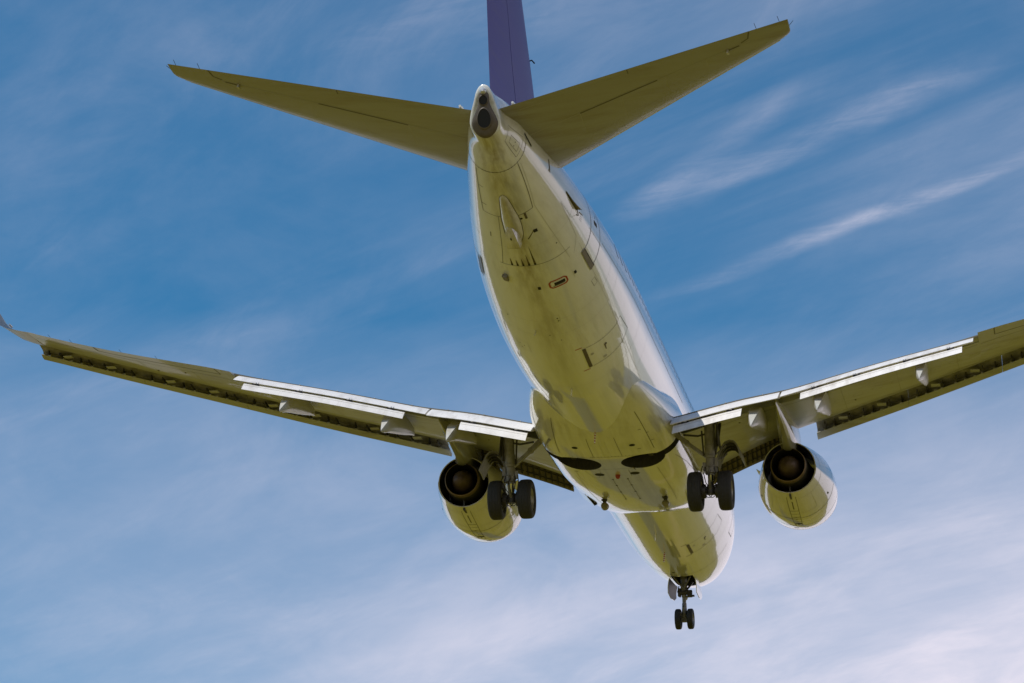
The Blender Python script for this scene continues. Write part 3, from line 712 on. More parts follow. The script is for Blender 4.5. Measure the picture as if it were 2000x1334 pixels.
    # flap track fairings, rear halves drooped with the flaps
    for y, dz in ((4.28, 0.0), (6.12, 0.0), (8.95, 0.0)):
        mb = MB(); xf, zf = flap_F(y); rr = []
        k = 0.90 if y > 8 else 0.97
        zl = wing_pt(y, 0.6, False).z
        for (x, zt, zb, w) in ((-3.0, -0.05, -0.12, 0.02), (-2.6, 0.0, -0.22, 0.11), (-1.7, 0.0, -0.47, 0.16), (-0.9, -0.06, -0.68, 0.18), (-0.1, -0.24, -0.88, 0.185),
                               (0.45, -0.52, -1.02, 0.18), (0.80, -0.76, -1.13, 0.13), (1.12, -1.03, -1.20, 0.055), (1.28, -1.18, -1.22, 0.008)):
            ring = []
            x *= k; w *= k*0.86
            base = zf - 0.04
            for q in range(20):
                a = 2*math.pi*q/20; cc, ss = math.cos(a), math.sin(a)
                hw = w; zc = (zt + zb)/2; hh = (zt - zb)/2
                if cc > 0: yy = hw*ss*(1-0.0*cc); z = zc + hh*(min(cc*2.2, 1.0)); yy = hw*math.copysign(min(abs(ss)*1.0 + 0.18*cc, 1.0), ss) if abs(ss) > 1e-6 else 0
                else: yy = hw*ss; z = zc + hh*cc
                ring.append(side(s, (xf + x, y + yy, base + z*k)))
            rr.append(ring)
        mb.loft(rr, 0, True, True)
        mb.build('flap_track_fairing', [M['canoe']], wing, auto=30)
    # leading edge slats
    SL = [(0.02, 0.19), (-0.25, 0.20), (-0.55, 0.15), (-0.78, 0.05), (-0.87, -0.07), (-0.85, -0.17), (-0.76, -0.245), (-0.60, -0.22), (-0.41, -0.135),
          (-0.43, -0.115), (-0.55, -0.13), (-0.62, -0.06), (-0.60, 0.02), (-0.45, 0.09), (-0.22, 0.145)]
    def slat(y0, y1):
        mb = MB(); n = 5; rr = []
        for i in range(n+1):
            y = y0 + (y1-y0)*i/n; k = 1.0 - 0.26*(y-5.5)/11; x = LEX(y); z = ZLE(y)
            rr.append([side(s, (x + a*k, y, z + b*k)) for a, b in SL])
        for i in range(n):
            for j in range(len(SL)):
                q = (j+1) % len(SL); mb.add([rr[i][j], rr[i][q], rr[i+1][q], rr[i+1][j]], [(0, 1, 2, 3)], 0 if j < 8 else 1, True)
        mb.add(rr[0], [tuple(range(len(SL)))], 1, False); mb.add(rr[-1], [tuple(range(len(SL)))[::-1]], 1, False)
        # ribs and support tracks in the cove
        L_ = y1 - y0
        for (t, kind) in ((0.10, 0), (0.20, 1), (0.30, 2), (0.37, 0), (0.52, 0), (0.62, 1), (0.72, 2), (0.80, 0), (0.93, 1)):
            y = y0 + L_*t; k = 1.0 - 0.26*(y-5.5)/11; x = LEX(y); z = ZLE(y)
            if kind == 0: mb.box(side(s, (x - 0.36*k, y, z - 0.05*k)), (0.5*k, 0.035, 0.10), 2, rot=Matrix.Rotation(R(-8), 3, 'Y'))
            if kind == 1: mb.box(side(s, (x - 0.48*k, y, z + 0.01*k)), (0.22*k, 0.02, 0.18*k), 2)
            if kind == 2: mb.box(side(s, (x - 0.18*k, y, z - 0.035*k)), (0.28*k, 0.26, 0.02), 0)
            mb.box(side(s, (x - 0.47*k, y, z - 0.13*k)), (0.12*k, 0.12, 0.04), 0)
        return mb.build('slat', [M['wing'], M['cove'], M['dark']], wing)
    ed = (5.55, 8.35, 11.1, 13.85, 16.55)
    for i in range(4): slat(ed[i] + 0.004, ed[i+1] - 0.004)
    # inboard krueger flaps: ribbed panels hinged below the leading edge
    mb = MB()
    for (y0, y1) in ((2.12, 3.433), (3.437, 4.62)):
        A = []; n = 6
        for i in range(n+1):
            y = y0 + (y1-y0)*i/n; x, z = LEX(y) + 0.10, ZLE(y) + 0.04
            A.append([side(s, (x, y, z)), side(s, (x - 0.34, y, z - 0.36)), side(s, (x - 0.42, y, z - 0.40)), side(s, (x - 0.47, y, z - 0.34)), side(s, (x - 0.08, y, z + 0.05))])
        mb.loft(A, 0, True, True, smooth=False)
        for i in range(8):
            y = y0 + 0.08 + (y1-y0-0.16)*i/7; x, z = LEX(y) + 0.10, ZLE(y) + 0.04
            mb.box(side(s, (x - 0.15, y, z - 0.20)), (0.06, 0.03, 0.44), 1, rot=Matrix.Rotation(R(43), 3, 'Y') )
        for t in (0.3, 0.75):
            a = [side(s, (LEX(y) + 0.12 - 0.34*t, y, ZLE(y) + 0.02 - 0.36*t)) for y in (y0 + 0.03, y1 - 0.03)]
            mb.tube(a, 0.018, 1, 6)
    mb.build('krueger_flap', [M['krueger'], M['dark']], wing)
    # blended winglet with its tip
    mb = MB(); rr = []
    LE0, TE0 = Vector((LEX(16.3), 16.3)), Vector((TEX(16.3), 16.3))
    z0 = ZTE(16.3) - 0.02; zl0 = ZLE(16.3) + 0.13
    W = [ # y, z rise, le x, te x, thickness, lean angle
        (16.3, 0, LEX(16.3), TEX(16.3), 0.17, 12), (16.6, 0.05, LEX(16.3)+0.16, TEX(16.3)+0.06, 0.16, 14), (16.85, 0.11, LEX(16.3)+0.34, TEX(16.3)+0.12, 0.15, 20), (17.05, 0.20, LEX(16.3)+0.64, TEX(16.3)+0.18, 0.13, 32),
        (17.22, 0.36, LEX(16.3)+1.0, TEX(16.3)+0.28, 0.12, 48), (17.34, 0.62, LEX(16.3)+1.3, TEX(16.3)+0.42, 0.10, 66), (17.42, 1.0, LEX(16.3)+1.55, TEX(16.3)+0.6, 0.08, 76), (17.55, 1.6, LEX(16.3)+1.95, TEX(16.3)+0.9, 0.06, 79), (17.7, 2.4, LEX(16.3)+2.5, TEX(16.3)+1.25, 0.04, 80)]
    for (y, dz, xl, xt, th, an) in W:
        r = []; c = xt - xl; nx, nz = -math.sin(R(an)), math.cos(R(an))
        up = [wing_pt(16.3, u, True) - (wing_pt(16.3, 0, True)*(1-u) + wing_pt(16.3, 1, True)*u) for u in (0,)]
        for k in range(NU + 1):
            u = (1 - k/NU)**1.6; h = yt(u, th*0.62)*c + 0.018*c*math.sin(math.pi*u); b = zl0 + (z0 - zl0)*u
            r.append(side(s, (xl + c*u, y + nx*h, b + dz + nz*h)))
        for k in range(1, NU):
            u = (k/NU)**1.6; h = -yt(u, th*0.62)*0.78*c + 0.018*c*math.sin(math.pi*u); b = zl0 + (z0 - zl0)*u
            r.append(side(s, (xl + c*u, y + nx*h, b + dz + nz*h)))
        rr.append(r)
    mb.loft(rr, 0, True, True)
    mb.build('winglet', [M['stab']], wing)
    mb = MB(); p = wing_pt(16.55, 0.99, True); mb.tube([side(s, (p.x - 0.12, 16.75, p.z + 0.14)), side(s, (p.x + 0.10, 16.75, p.z + 0.15))], [0.03, 0.025], 0, 10)
    mb.build('tail_light', [M['lens']], wing)
    for y in (12.6, 13.6, 15.0, 15.6):
        mb = MB(); p = wing_pt(y, 0.99, True); mb.tube([side(s, p), side(s, p + Vector((0.22, 0, 0.02)))], 0.005, 0, 5)
        mb.build('static_wick', [M['black']], wing)
    return wing
port_wing = build_wing(-1); starboard_wing = build_wing(1)

# ------------------------------------------------------------------ engines
def build_engine(s):
    y0 = 4.83; C = lambda x, y, z: side(s, (x, y0 + y, z))
    root = bpy.data.objects.new('engine', None); col.objects.link(root); root.parent = jet; root.location = side(s, (15, y0, -1.9))
    def part(mb, name, mats, **k):
        o = mb.build(name, mats, root, **k); o.matrix_parent_inverse = Matrix.Translation(-root.location) if False else Matrix.Identity(4)
        o.location = -root.location; return o
    NAC = pchip([ # x, radius, centre z, flattening below
        (12.95, 0.93, -1.86, 0.93), (12.98, 0.99, -1.86, 0.93), (13.1, 1.04, -1.86, 0.94), (13.5, 1.10, -1.86, 0.95), (14.1, 1.13, -1.865, 0.97), (14.8, 1.11, -1.88, 1.0),
        (15.5, 1.03, -1.90, 1.0), (16.2, 0.91, -1.925, 1.0), (16.9, 0.77, -1.94, 1.0)])
    def nac(x, a, h=0.0):
        r, zc, fl = NAC(x); r += h
        c, q = math.cos(a), math.sin(a)
        return C(x, r*q*(1.0 + 0.02*(c > 0)), zc - r*c*(fl if c > 0 else 1.0))
    mb = MB()
    X = [12.95, 12.98, 13.03, 13.1, 13.2, 13.35] + [13.5 + 0.2*i for i in range(17)] + [16.9]
    mb.loft([[nac(x, 2*math.pi*k/72) for k in range(72)] for x in X], 0)
    # trailing rim and inner duct wall
    mb.loft([[nac(16.9, 2*math.pi*k/72) for k in range(72)], [C(16.89, 0.745*math.sin(2*math.pi*k/72), -1.94 - 0.745*math.cos(2*math.pi*k/72)) for k in range(72)]], 0)
    mb.loft([[C(x, r*math.sin(2*math.pi*k/72), -1.93 - r*math.cos(2*math.pi*k/72)) for k in range(72)] for x, r in ((16.89, 0.745), (16.3, 0.80), (15.5, 0.86), (14.9, 0.88))], 1)
    # inlet lip (bare metal) and inlet wall
    mb.loft([[C(x, r*math.sin(2*math.pi*k/72), -1.86 - r*math.cos(2*math.pi*k/72)*0.95) for k in range(72)] for x, r in ((12.95, 0.93), (12.97, 0.88), (13.05, 0.83), (13.3, 0.79), (13.9, 0.79))], 2)
    def nline(path, w, mi, h=0.003):
        P = []
        for i in range(len(path)-1):
            (x0, a0), (x1, a1) = path[i], path[i+1]; k = max(1, int(math.hypot(x1-x0, R(a1-a0))/0.08))
            for j in range(k): P.append((x0+(x1-x0)*j/k, a0+(a1-a0)*j/k))
        P.append(path[-1]); A = []; B = []
        for i, (x, a) in enumerate(P):
            p = nac(x, R(a), h); q0 = nac(P[max(i-1, 0)][0], R(P[max(i-1, 0)][1]), h); q1 = nac(P[min(i+1, len(P)-1)][0], R(P[min(i+1, len(P)-1)][1]), h)
            n = (p - C(x, 0, NAC(x)[1])).normalized(); w_ = (q1-q0).normalized().cross(n).normalized()*w/2
            A.append(p + w_); B.append(p - w_)
        strip_quad(mb, A, B, mi)
    nline([(14.05, -170), (14.05, 170)], 0.018, 3); nline([(15.0, -160), (15.0, 160)], 0.020, 3)
    nline([(13.35, -175), (13.35, 175)], 0.014, 4)
    for a in (-9, 9): nline([(14.05, a*0.55), (16.6, a)], 0.014, 3)
    for i, x in enumerate((14.6, 14.85, 15.1, 15.35, 15.6)): nline([(x, -7), (x, 7)], 0.016 if i % 2 else 0.026, 3)
    nline([(15.75, 0), (16.3, 0)], 0.03, 3)
    for a0 in (-38, 38): nline([(15.4, a0*0.25), (15.4, a0), (16.4, a0*1.05)], 0.012, 4)
    def npatch(x0, x1, a0, a1, mi, h=0.005):
        g = [nac(x0 + (x1-x0)*i/3, R(a0 + (a1-a0)*j/3), h) for i in range(4) for j in range(4)]
        mb.add(g, [(i*4+j, (i+1)*4+j, (i+1)*4+j+1, i*4+j+1) for i in range(3) for j in range(3)], mi, True)
    [npatch(14.2 + 0.22*q, 14.24 + 0.22*q, -1.2, 1.2, 3) for q in range(5)]; nline([(13.2, -160), (13.2, 160)], 0.012, 4); nline([(16.45, -150), (16.45, -14)], 0.012, 4); nline([(16.45, 14), (16.45, 150)], 0.012, 4); npatch(14.28, 14.40, -5, 5, 5); npatch(15.3, 15.42, 64, 67, 5); npatch(15.3, 15.4, -67, -64, 5); npatch(13.6, 13.66, -10, -3, 5)
    # drain exit lip on the lower rear edge
    nac_o = part(mb, 'nacelle', [M['nacelle'], M['duct'], M['metal'], M['seam'], M['softseam'], M['black']])
    # chine on the inboard side
    mb = MB(); P = [C(13.7, -1.05, -1.50), C(14.7, -1.03, -1.46), C(14.65, -1.20, -1.33), C(14.3, -1.18, -1.36)]
    mb.add(P + [p + Vector((0, 0, 0.02)) for p in P], [(0,1,2,3), (7,6,5,4), (0,4,5,1), (1,5,6,2), (2,6,7,3), (3,7,4,0)], 0, False); part(mb, 'nacelle_chine', [M['nacelle']])
    # core cowl with the hot nozzle
    mb = MB(); ax = (1, 0, 0)
    mb.lathe(C(0, 0, -1.955), ax, [(15.0, 0.62), (15.8, 0.64), (16.6, 0.565), (17.08, 0.525), (17.10, 0.525), (17.24, 0.505), (17.25, 0.485), (17.0, 0.47), (16.6, 0.46), (16.3, 0.45), (16.3, 0.2)], n=64, mis=[1, 1, 1, 3, 0, 0, 2, 2, 2, 2])
    part(mb, 'core_nozzle', [M['bronze'], M['duct'], M['black'], M['seam']])
    mb = MB(); mb.lathe(C(0, 0, -1.955), ax, [(16.3, 0.36), (16.8, 0.355), (17.05, 0.325), (17.25, 0.26), (17.38, 0.17), (17.44, 0.08), (17.45, 0.0)], n=48)
    part(mb, 'exhaust_plug', [M['hot']])
    mb = MB(); mb.box(C(16.25, 0, -2.62), (1.2, 0.05, 0.34), 0); part(mb, 'duct_bifurcation', [M['duct']])
    # fan face and spinner inside the intake
    mb = MB()
    for k in range(24):
        a = 2*math.pi*k/24; pr = []
        for r, tw, ch in ((0.24, 0.2, 0.10), (0.5, 0.6, 0.14), (0.78, 1.0, 0.17)):
            t = Vector((0, math.cos(a), -math.sin(a))); e = Vector((0, math.sin(a), math.cos(a)))
            pr.append((C(13.75, 0, -1.86) + e*r, (Vector((math.cos(tw), 0, 0)) + t*math.sin(tw))*ch/2*2))
        mb.add([p - d/2 for p, d in pr] + [p + d/2 for p, d in pr], [(0,1,4,3), (1,2,5,4)], 0, True)
    part(mb, 'fan', [M['metal']])
    mb = MB(); mb.lathe(C(0, 0, -1.86), ax, [(13.35, 0.0), (13.38, 0.05), (13.6, 0.18), (13.75, 0.25), (13.9, 0.25)], n=32); mb.lathe(C(0, 0, -1.86), ax, [(13.86, 0.0), (13.86, 0.82)], 1)
    part(mb, 'spinner', [M['metal'], M['black']])
    # pylon
    mb = MB(); rr = []
    for x, zb, zt, w in ((13.6, -0.86, -0.74, 0.02), (14.1, -1.1, -0.52, 0.14), (15.2, -1.25, -0.30, 0.20), (16.3, -1.38, -0.25, 0.23), (17.2, -1.50, -0.5, 0.235), (17.6, -1.44, -0.6, 0.225), (18.2, -1.36, -0.7, 0.19), (18.9, -1.27, -0.75, 0.145), (19.7, -1.18, -0.8, 0.09), (20.5, -1.08, -0.88, 0.02)):
        ring = []
        for q in range(24):
            a = 2*math.pi*q/24; cc, ss = math.cos(a), math.sin(a)
            rr_ = (abs(cc)**4 + abs(ss)**4)**(-0.25)
            taper = 1.0 - 0.35*(0.5 + 0.5*(-cc))*0 
            ring.append(C(x, w*ss*rr_*taper*(0.62 if cc < -0.5 and x > 17.4 else 1), (zb+zt)/2 + (zt-zb)/2*cc*rr_))
        rr.append(ring)
    mb.loft(rr, 0, True, True)
    part(mb, 'pylon', [M['pylon']])
    return root
build_engine(-1); build_engine(1)

# ------------------------------------------------------------------ tail
def tail_surface(s):
    # horizontal stabilizer
    def LX(y): return 33.72 + (y - 1.2)*0.822
    def TX(y): return 37.52 + (y - 0.0)*0.262
    def Z(y): return 1.13 + (y - 0.3)*0.1335
    def pt(y, u, up, lx=None):
        xl = LX(y) if lx is None else lx; c = TX(y) - xl; t = 0.105
        return Vector((xl + c*u, y, Z(y) + 0.09*(1-u)*0 + (yt(u, t)*c if up else -yt(u, t)*c)))
    mb = MB(); rr = []
    def ring(y, lx, ue=1.0):
        r = [pt(y, ue*(1 - k/24)**1.6, True, lx) for k in range(25)] + [pt(y, ue*(k/24)**1.6, False, lx) for k in range(1, 24)]
        return [side(s, p) for p in r]
    for y in (0.2, 0.6, 1.2, 1.8, 2.6, 3.6, 4.6, 5.6, 6.3, 6.7): rr.append(ring(y, LX(y)))
    for y, d in ((6.95, 0.0), (7.08, 0.03), (7.14, 0.07), (7.17, 0.14)): rr.append(ring(y, LX(y) + d))
    mb.loft(rr, 0, True, True)
    def line(path, w, mi, up=False):
        P = []
        for i in range(len(path)-1):
            for j in range(16): P.append([path[i][q] + (path[i+1][q]-path[i][q])*j/16 for q in (0, 1)])
        P.append(list(path[-1])); Q = [pt(y, u, up) + Vector((0, 0, 0.004 if up else -0.004)) for y, u in P]; A = []; B = []
        for i, p in enumerate(Q):
            t = (Q[min(i+1, len(Q)-1)] - Q[max(i-1, 0)]).normalized(); w_ = t.cross(Vector((0, 0, 1))).normalized()*w/2
            A.append(side(s, p + w_)); B.append(side(s, p - w_))
        strip_quad(mb, A, B, mi)
    line([(0.75, 0.64), (6.25, 0.67)], 0.018, 2); line([(2.05, 0.645), (4.0, 0.655)], 0.045, 1)
    line([(6.27, 0.99), (6.22, 0.78), (6.05, 0.72)], 0.03, 1); line([(6.0, 0.66), (5.75, 0.655)], 0.05, 1)
    line([(2.05, 0.645), (2.05, 0.36)], 0.014, 2); line([(0.9, 0.30), (6.6, 0.28)], 0.013, 2); line([(3.4, 0.93), (3.4, 0.99)], 0.02, 1); line([(0.75, 0.93), (3.4, 0.93)], 0.012, 2)
    line([(0.8, 0.05), (7.0, 0.06)], 0.012, 2); line([(0.8, 0.012), (6.9, 0.014)], 0.05, 3)
    for y in (3.1, 4.2, 5.2): line([(y, 0.30), (y, 0.64)], 0.011, 2)
    st = mb.build('horizontal_stabilizer', [M['stab'], M['seam'], M['softseam'], M['nacelle']], jet)
    # hinge balance fitting, wicks and a small trim fairing near the root
    mb = MB(); p = pt(5.72, 0.655, False); mb.box(side(s, p + Vector((0, 0, -0.03))), (0.12, 0.05, 0.09), 0)
    mb.build('hinge_fitting', [M['metal']], st)
    for y in (6.45, 6.98):
        mb = MB(); q = pt(y, 1.0, True); mb.tube([side(s, q), side(s, q + Vector((0.26, -0.02, 0.02)))], 0.006, 0, 5); mb.build('static_wick', [M['black']], st)
    mb = MB(); q = Vector((TX(7.17) - 0.35, 7.17, Z(7.17))); mb.tube([side(s, q), side(s, q + Vector((0.12, 0.1, 0.06)))], 0.006, 0, 5)
    mb.build('static_wick', [M['black']], st)
    mb = MB(); q = pt(0.62, 0.97, True); mb.tube([side(s, q + Vector((-0.2, 0, 0.0))), side(s, q + Vector((-0.05, 0, 0.05))), side(s, q + Vector((0.12, 0, 0.05)))], [0.02, 0.055, 0.03], 0, 10)
    mb.build('tab_horn', [M['nacelle']], st)
    return st
tail_surface(-1); tail_surface(1)

def fin():
    LX = pchip([(0.9, 27.5), (1.75, 29.6), (2.3, 30.6), (3.0, 31.7), (3.66, 32.42), (5.54, 34.01), (7.6, 35.75), (8.0, 36.25)])
    def TX(z): return 37.62 + (z - 3.4)*0.235 if z > 1.6 else 37.2
    def pt(z, u, sgn):
        xl = LX(z)[0]; c = TX(z) - xl; t = 0.105 * min(1.0, 5.0/c)
        return Vector((xl + c*u, sgn*yt(u, t)*c, z))
    def ring(z, u0, u1):
        lo = [pt(z, u1 + (u0-u1)*(k/20), 1) for k in range(21)] ; hi = [pt(z, u0 + (u1-u0)*(k/20), -1) for k in range(1, 20)]
        return lo + hi
    zs = [1.0, 1.4, 1.75, 2.1, 2.5, 3.0, 3.5, 4.0, 4.06, 4.5, 5, 5.5, 6, 6.5, 7, 7.5, 7.85, 8.0]
    H = 0.64
    mb = MB()
    R1 = []
    for z in zs:
        r = [pt(z, 1 - (k/24), 1) if False else pt(z, H*(1-k/24)**1.5, 1) for k in range(25)] + [pt(z, H*(k/24)**1.5, -1) for k in range(1, 25)]
        R1.append(r)
    mb.loft(R1, 0, True, True)
    f = mb.build('vertical_stabilizer', [M['purple']], jet)
    mb = MB(); RR = []
    for z in zs[2:]:
        uu = [H + 0.006 + (1 - H - 0.006)*k/14 for k in range(15)]
        RR.append([pt(z, u, 1) for u in uu[::-1]] + [pt(z, u, -1) for u in uu[:-1]])
    zz = zs[2:]
    for i in range(len(RR)-1): mb.loft(RR[i:i+2], 0)
    mb.add(RR[0], [tuple(range(len(RR[0])))], 0, False); mb.add(RR[-1], [tuple(range(len(RR[0])))[::-1]], 0, False)
    for sg in (-1, 1):
        g = []
        for i in range(7):
            for j in range(5):
                z = 3.86 + (6.2 - 3.86)*i/6; v = j/4; u = 1.0 - 0.30*v; z2 = z + 0.62*v*(1 - i/6)
                p = pt(z2, u - 0.004, sg); g.append(p + Vector((0, sg*0.004, 0)))
        mb.add(g, [(i*5+j, (i+1)*5+j, (i+1)*5+j+1, i*5+j+1) for i in range(6) for j in range(4)], 1, True)
    mb.build('rudder', [M['purple'], M['yellow']], f)
    mb = MB(); b = Vector((33.55, 0.02, 4.78)) 
    ZA = 4.22; x = LX(ZA)[0] + 0.02
    for sg in (1, -1):
        mb = MB(); mb.tube([(x + 0.25, sg*0.10, ZA), (x + 0.22, sg*0.22, ZA + 0.04), (x + 0.30, sg*0.30, ZA - 0.08)], 0.018, 0, 6); mb.build('antenna', [M['black']], f)
fin()

# exhaust end of the tail cone
def tail_end():
    mb = MB(); n = 64
    PL = lambda z: XEND + 0.33*(z - 0.98)
    def er(out, k):
        P = []
        for j in range(n):
            a = 2*math.pi*j/n; c = math.cos(a)
            z = 0.80 - 0.385*c if c > 0 else 0.80 - 0.64*c
            t = (z - 0.415)/1.025
            w = 0.318*math.sqrt(max(0, 1 - (max(0.34 - t, 0)/0.34)**2)) * (1 - 0.60*sstep(0.25, 0.8, t)) * math.sqrt(max(0, 1 - (max(t - 0.88, 0)/0.12)**2))
            w = w if math.sin(a) >= 0 else -w; z2 = 0.85 + (z - 0.85)*k
            P.append(Vector((PL(z2) + out, w*k, z2)))
        return P
    mb.loft([er(0.02, 1.02), er(0.07, 1.0), er(0.105, 0.95), er(0.13, 0.8), er(0.14, 0.5), er(0.142, 0.2)], 0, False, True)
    mb.build('exhaust_shroud', [M['brown']], fuselage)
    def hole(z, rz, ry, dx, egg):
        m = MB(); cc = Vector((PL(z) + 0.14, 0, z)); up = Vector((0.33, 0, 1)).normalized()
        def rg(t, k): return [cc + Vector((1, 0, 0))*t + up*math.cos(2*math.pi*j/36)*rz*k + Vector((0, 1, 0))*math.sin(2*math.pi*j/36)*ry*k*(1 - egg*math.cos(2*math.pi*j/36)) for j in range(36)]
        m.loft([rg(-0.1, 1.2), rg(dx*0.5, 1.14), rg(dx, 1.06), rg(dx + 0.004, 1.0), rg(dx - 0.06, 0.95)], 0); m.loft([rg(dx - 0.012, 0.99), rg(dx - 0.013, 0.0)], 1)
        return m
    hole(0.80, 0.225, 0.155, 0.03, 0.15).build('exhaust_outlet', [M['brown'], M['black']], fuselage)
    hole(1.20, 0.11, 0.098, 0.02, 0).build('cooling_outlet', [M['brown'], M['black']], fuselage)
    m = MB(); m.tube([(37.85, 0.0, 1.415), (38.08, 0, 1.41), (38.13, 0, 1.405)], [0.085, 0.075, 0.03], 0, 14); m.build('tail_light', [M['lens']], fuselage)
tail_end()

# ------------------------------------------------------------------ landing gear
def wheel(c, r, w, hub):
    """tyre and rim meshes, axle along y"""
    t = MB(); h = w/2
    prof = [(-h*0.72, r*0.56), (-h*0.96, r*0.66), (-h, r*0.76), (-h*0.95, r*0.88), (-h*0.80, r*0.955), (-h*0.62, r*0.985), (-h*0.60, r*0.975), (-h*0.57, r*0.99), (-h*0.24, r), (-h*0.22, r*0.985), (-h*0.19, r*1.0),
            (h*0.19, r*1.0), (h*0.22, r*0.985), (h*0.24, r), (h*0.57, r*0.99), (h*0.60, r*0.975), (h*0.62, r*0.985), (h*0.80, r*0.955), (h*0.95, r*0.88), (h, r*0.76), (h*0.96, r*0.66), (h*0.72, r*0.56)]
    t.lathe(c, (0, 1, 0), prof, 0, 56)
    k = MB()
    k.lathe(c, (0, 1, 0), [(-h*0.72, r*0.57), (-h*0.78, r*0.54), (-h*0.5, r*0.48), (-h*0.35, r*0.44), (-h*0.3, r*0.22), (-h*0.6, r*0.19), (-h*0.62, 0.0)], 0, 40)
    k.lathe(c, (0, 1, 0), [(h*0.72, r*0.57), (h*0.78, r*0.54), (h*0.5, r*0.48), (h*0.35, r*0.44), (h*0.3, r*0.22), (h*0.6, r*0.19), (h*0.62, 0.0)], 0, 40)
    for q in range(9):
        a = 2*math.pi*q/9
        for sg in (-1, 1):
            k.tube([Vector(c) + Vector((math.cos(a)*r*0.33, sg*h*0.30, math.sin(a)*r*0.33)), Vector(c) + Vector((math.cos(a)*r*0.33, sg*h*0.36, math.sin(a)*r*0.33))], r*0.06, 1, 8)
    return t, k

def main_gear(s):
    ax = Vector((19.55, 2.86, -3.28)); root = bpy.data.objects.new('main_landing_gear', None); col.objects.link(root); root.parent = jet
    def P(x, y, z): return side(s, (x, y, z))
    for dy in (-0.43, 0.43):
        t, k = wheel(side(s, ax + Vector((0, dy, 0))), 0.565, 0.40, 0)
        t.build('tyre', [M['rubber']], root); k.build('wheel_rim', [M['rim'], M['dark']], root)
    m = MB(); m.tube([P(19.98, 2.90, -1.15), P(19.86, 2.885, -1.9), P(19.76, 2.875, -2.35), P(19.74, 2.875, -2.36), P(19.70, 2.87, -2.58)], [0.155, 0.15, 0.145, 0.125, 0.125], 0, 24)
    m.tube([P(19.70, 2.87, -2.56), P(19.695, 2.87, -2.58), P(19.67, 2.868, -2.74), P(19.665, 2.868, -2.76)], [0.13, 0.155, 0.155, 0.13], 0, 24)
    m.tube([P(19.66, 2.867, -2.75), P(19.645, 2.866, -2.83)], 0.135, 0, 24)
    for z in (-2.05, -2.3, -2.62, -2.79): 
        m.tube([P(19.84 + (z+2)*0.2, 2.88, z - 0.012), P(19.84 + (z+2)*0.2, 2.88, z + 0.012)], 0.163, 0, 24)
    m.build('shock_strut', [M['gear']], root)
    m = MB(); m.tube([P(19.645, 2.866, -2.8), P(19.57, 2.86, -3.2)], 0.078, 0, 24); m.build('piston', [M['chrome']], root)
    m = MB(); m.tube([P(19.55, 2.40, -3.28), P(19.55, 3.32, -3.28)], [0.075, 0.075], 0, 16)
    m.tube([P(19.57, 2.86, -3.1), P(19.56, 2.86, -3.22), P(19.55, 2.86, -3.38)], [0.10, 0.14, 0.12], 0, 18)
    for dy in (-0.2, 0.2): m.tube([P(19.55, 2.86 + dy*0.7, -3.28), P(19.55, 2.86 + dy*1.25, -3.28)], 0.20, 0, 24)
    m.build('axle', [M['geardark']], root)
    # torsion links behind the piston
    m = MB()
    m.tube([P(19.80, 2.87, -2.66), P(20.05, 2.87, -2.98), P(19.66, 2.86, -3.22)], [0.055, 0.032, 0.055], 0, 10)
    # swivel lugs beside the collar
    m.build('torsion_link', [M['gear']], root); m = MB()
    m.tube([P(19.70, 2.68, -2.62), P(19.70, 3.06, -2.62)], 0.04, 0, 8)
    m.box(P(19.72, 2.70, -2.60), (0.10, 0.08, 0.22), 0); m.box(P(19.70, 3.03, -2.66), (0.09, 0.07, 0.20), 0); m.box(P(19.74, 3.05, -2.50), (0.10, 0.10, 0.26), 0)
    m.build('swivel_fitting', [M['gear']], root)
    # folding side brace up to the body
    m = MB(); a, b, c = P(19.66, 2.80, -2.33), P(19.9, 2.25, -1.95), P(20.05, 1.88, -1.66)
    d = (b - a).normalized()
    def beam(p, q, w, h):
        t = (q-p).normalized(); sx = t.cross(Vector((1, 0, 0))).normalized(); f = t.cross(sx).normalized()
        rings = [[c_ + sx*i*h/2 + f*j*w/2 for i, j in ((-1,-1), (1,-1), (1,1), (-1,1))] for c_ in (p, q)]; m.loft(rings, 0, True, True, smooth=False)
    beam(a, b, 0.12, 0.095); beam(b, c, 0.15, 0.12)
    m.tube([b + Vector((-0.1, 0, 0)), b + Vector((0.1, 0, 0))], 0.075, 0, 12)
    m.tube([P(19.95, 2.86, -1.7), P(19.9, 2.55, -1.75), P(19.98, 2.15, -1.72)], 0.03, 1, 8)
    m.build('side_brace', [M['gear'], M['geardark']], root)
    m = MB()  # reaction link and actuators in front of and behind the strut top
    m.tube([P(19.72, 2.98, -2.32), P(19.35, 3.05, -1.75), P(19.2, 3.1, -1.2)], 0.045, 0, 10); m.tube([P(19.9, 3.06, -2.2), P(19.95, 3.10, -1.5)], 0.035, 0, 10)
    m.tube([P(19.78, 2.70, -2.3), P(19.9, 2.66, -1.6)], 0.025, 0, 8)
    m.build('actuator', [M['geardark']], root)
    # strut doors: a narrow plate outboard of the leg, and the arched wheel door beyond it
    m = MB(); m.box(P(19.75, 3.10, -1.62), (0.62, 0.025, 0.95), 0, rot=Matrix.Rotation(R(6)*s, 3, 'X')); m.build('strut_door', [M['geardark']], root)
    m = MB(); arc = [(3.02, -2.42), (3.08, -2.22), (3.17, -2.0), (3.28, -1.86), (3.40, -1.815), (3.52, -1.83), (3.61, -1.92), (3.69, -2.08), (3.76, -2.22), (3.83, -2.38)]
    o_, i_ = [], []
    for q, (y, z) in enumerate(arc):
        a0 = arc[max(q-1, 0)]; a1 = arc[min(q+1, len(arc)-1)]; t = Vector((a1[0]-a0[0], a1[1]-a0[1])).normalized(); n = Vector((t.y, -t.x))
        o_.append((y - n.x*0.0, z)); i_.append((y + n.x*0.035, z + n.y*0.035))
    prof = o_ + i_[::-1]
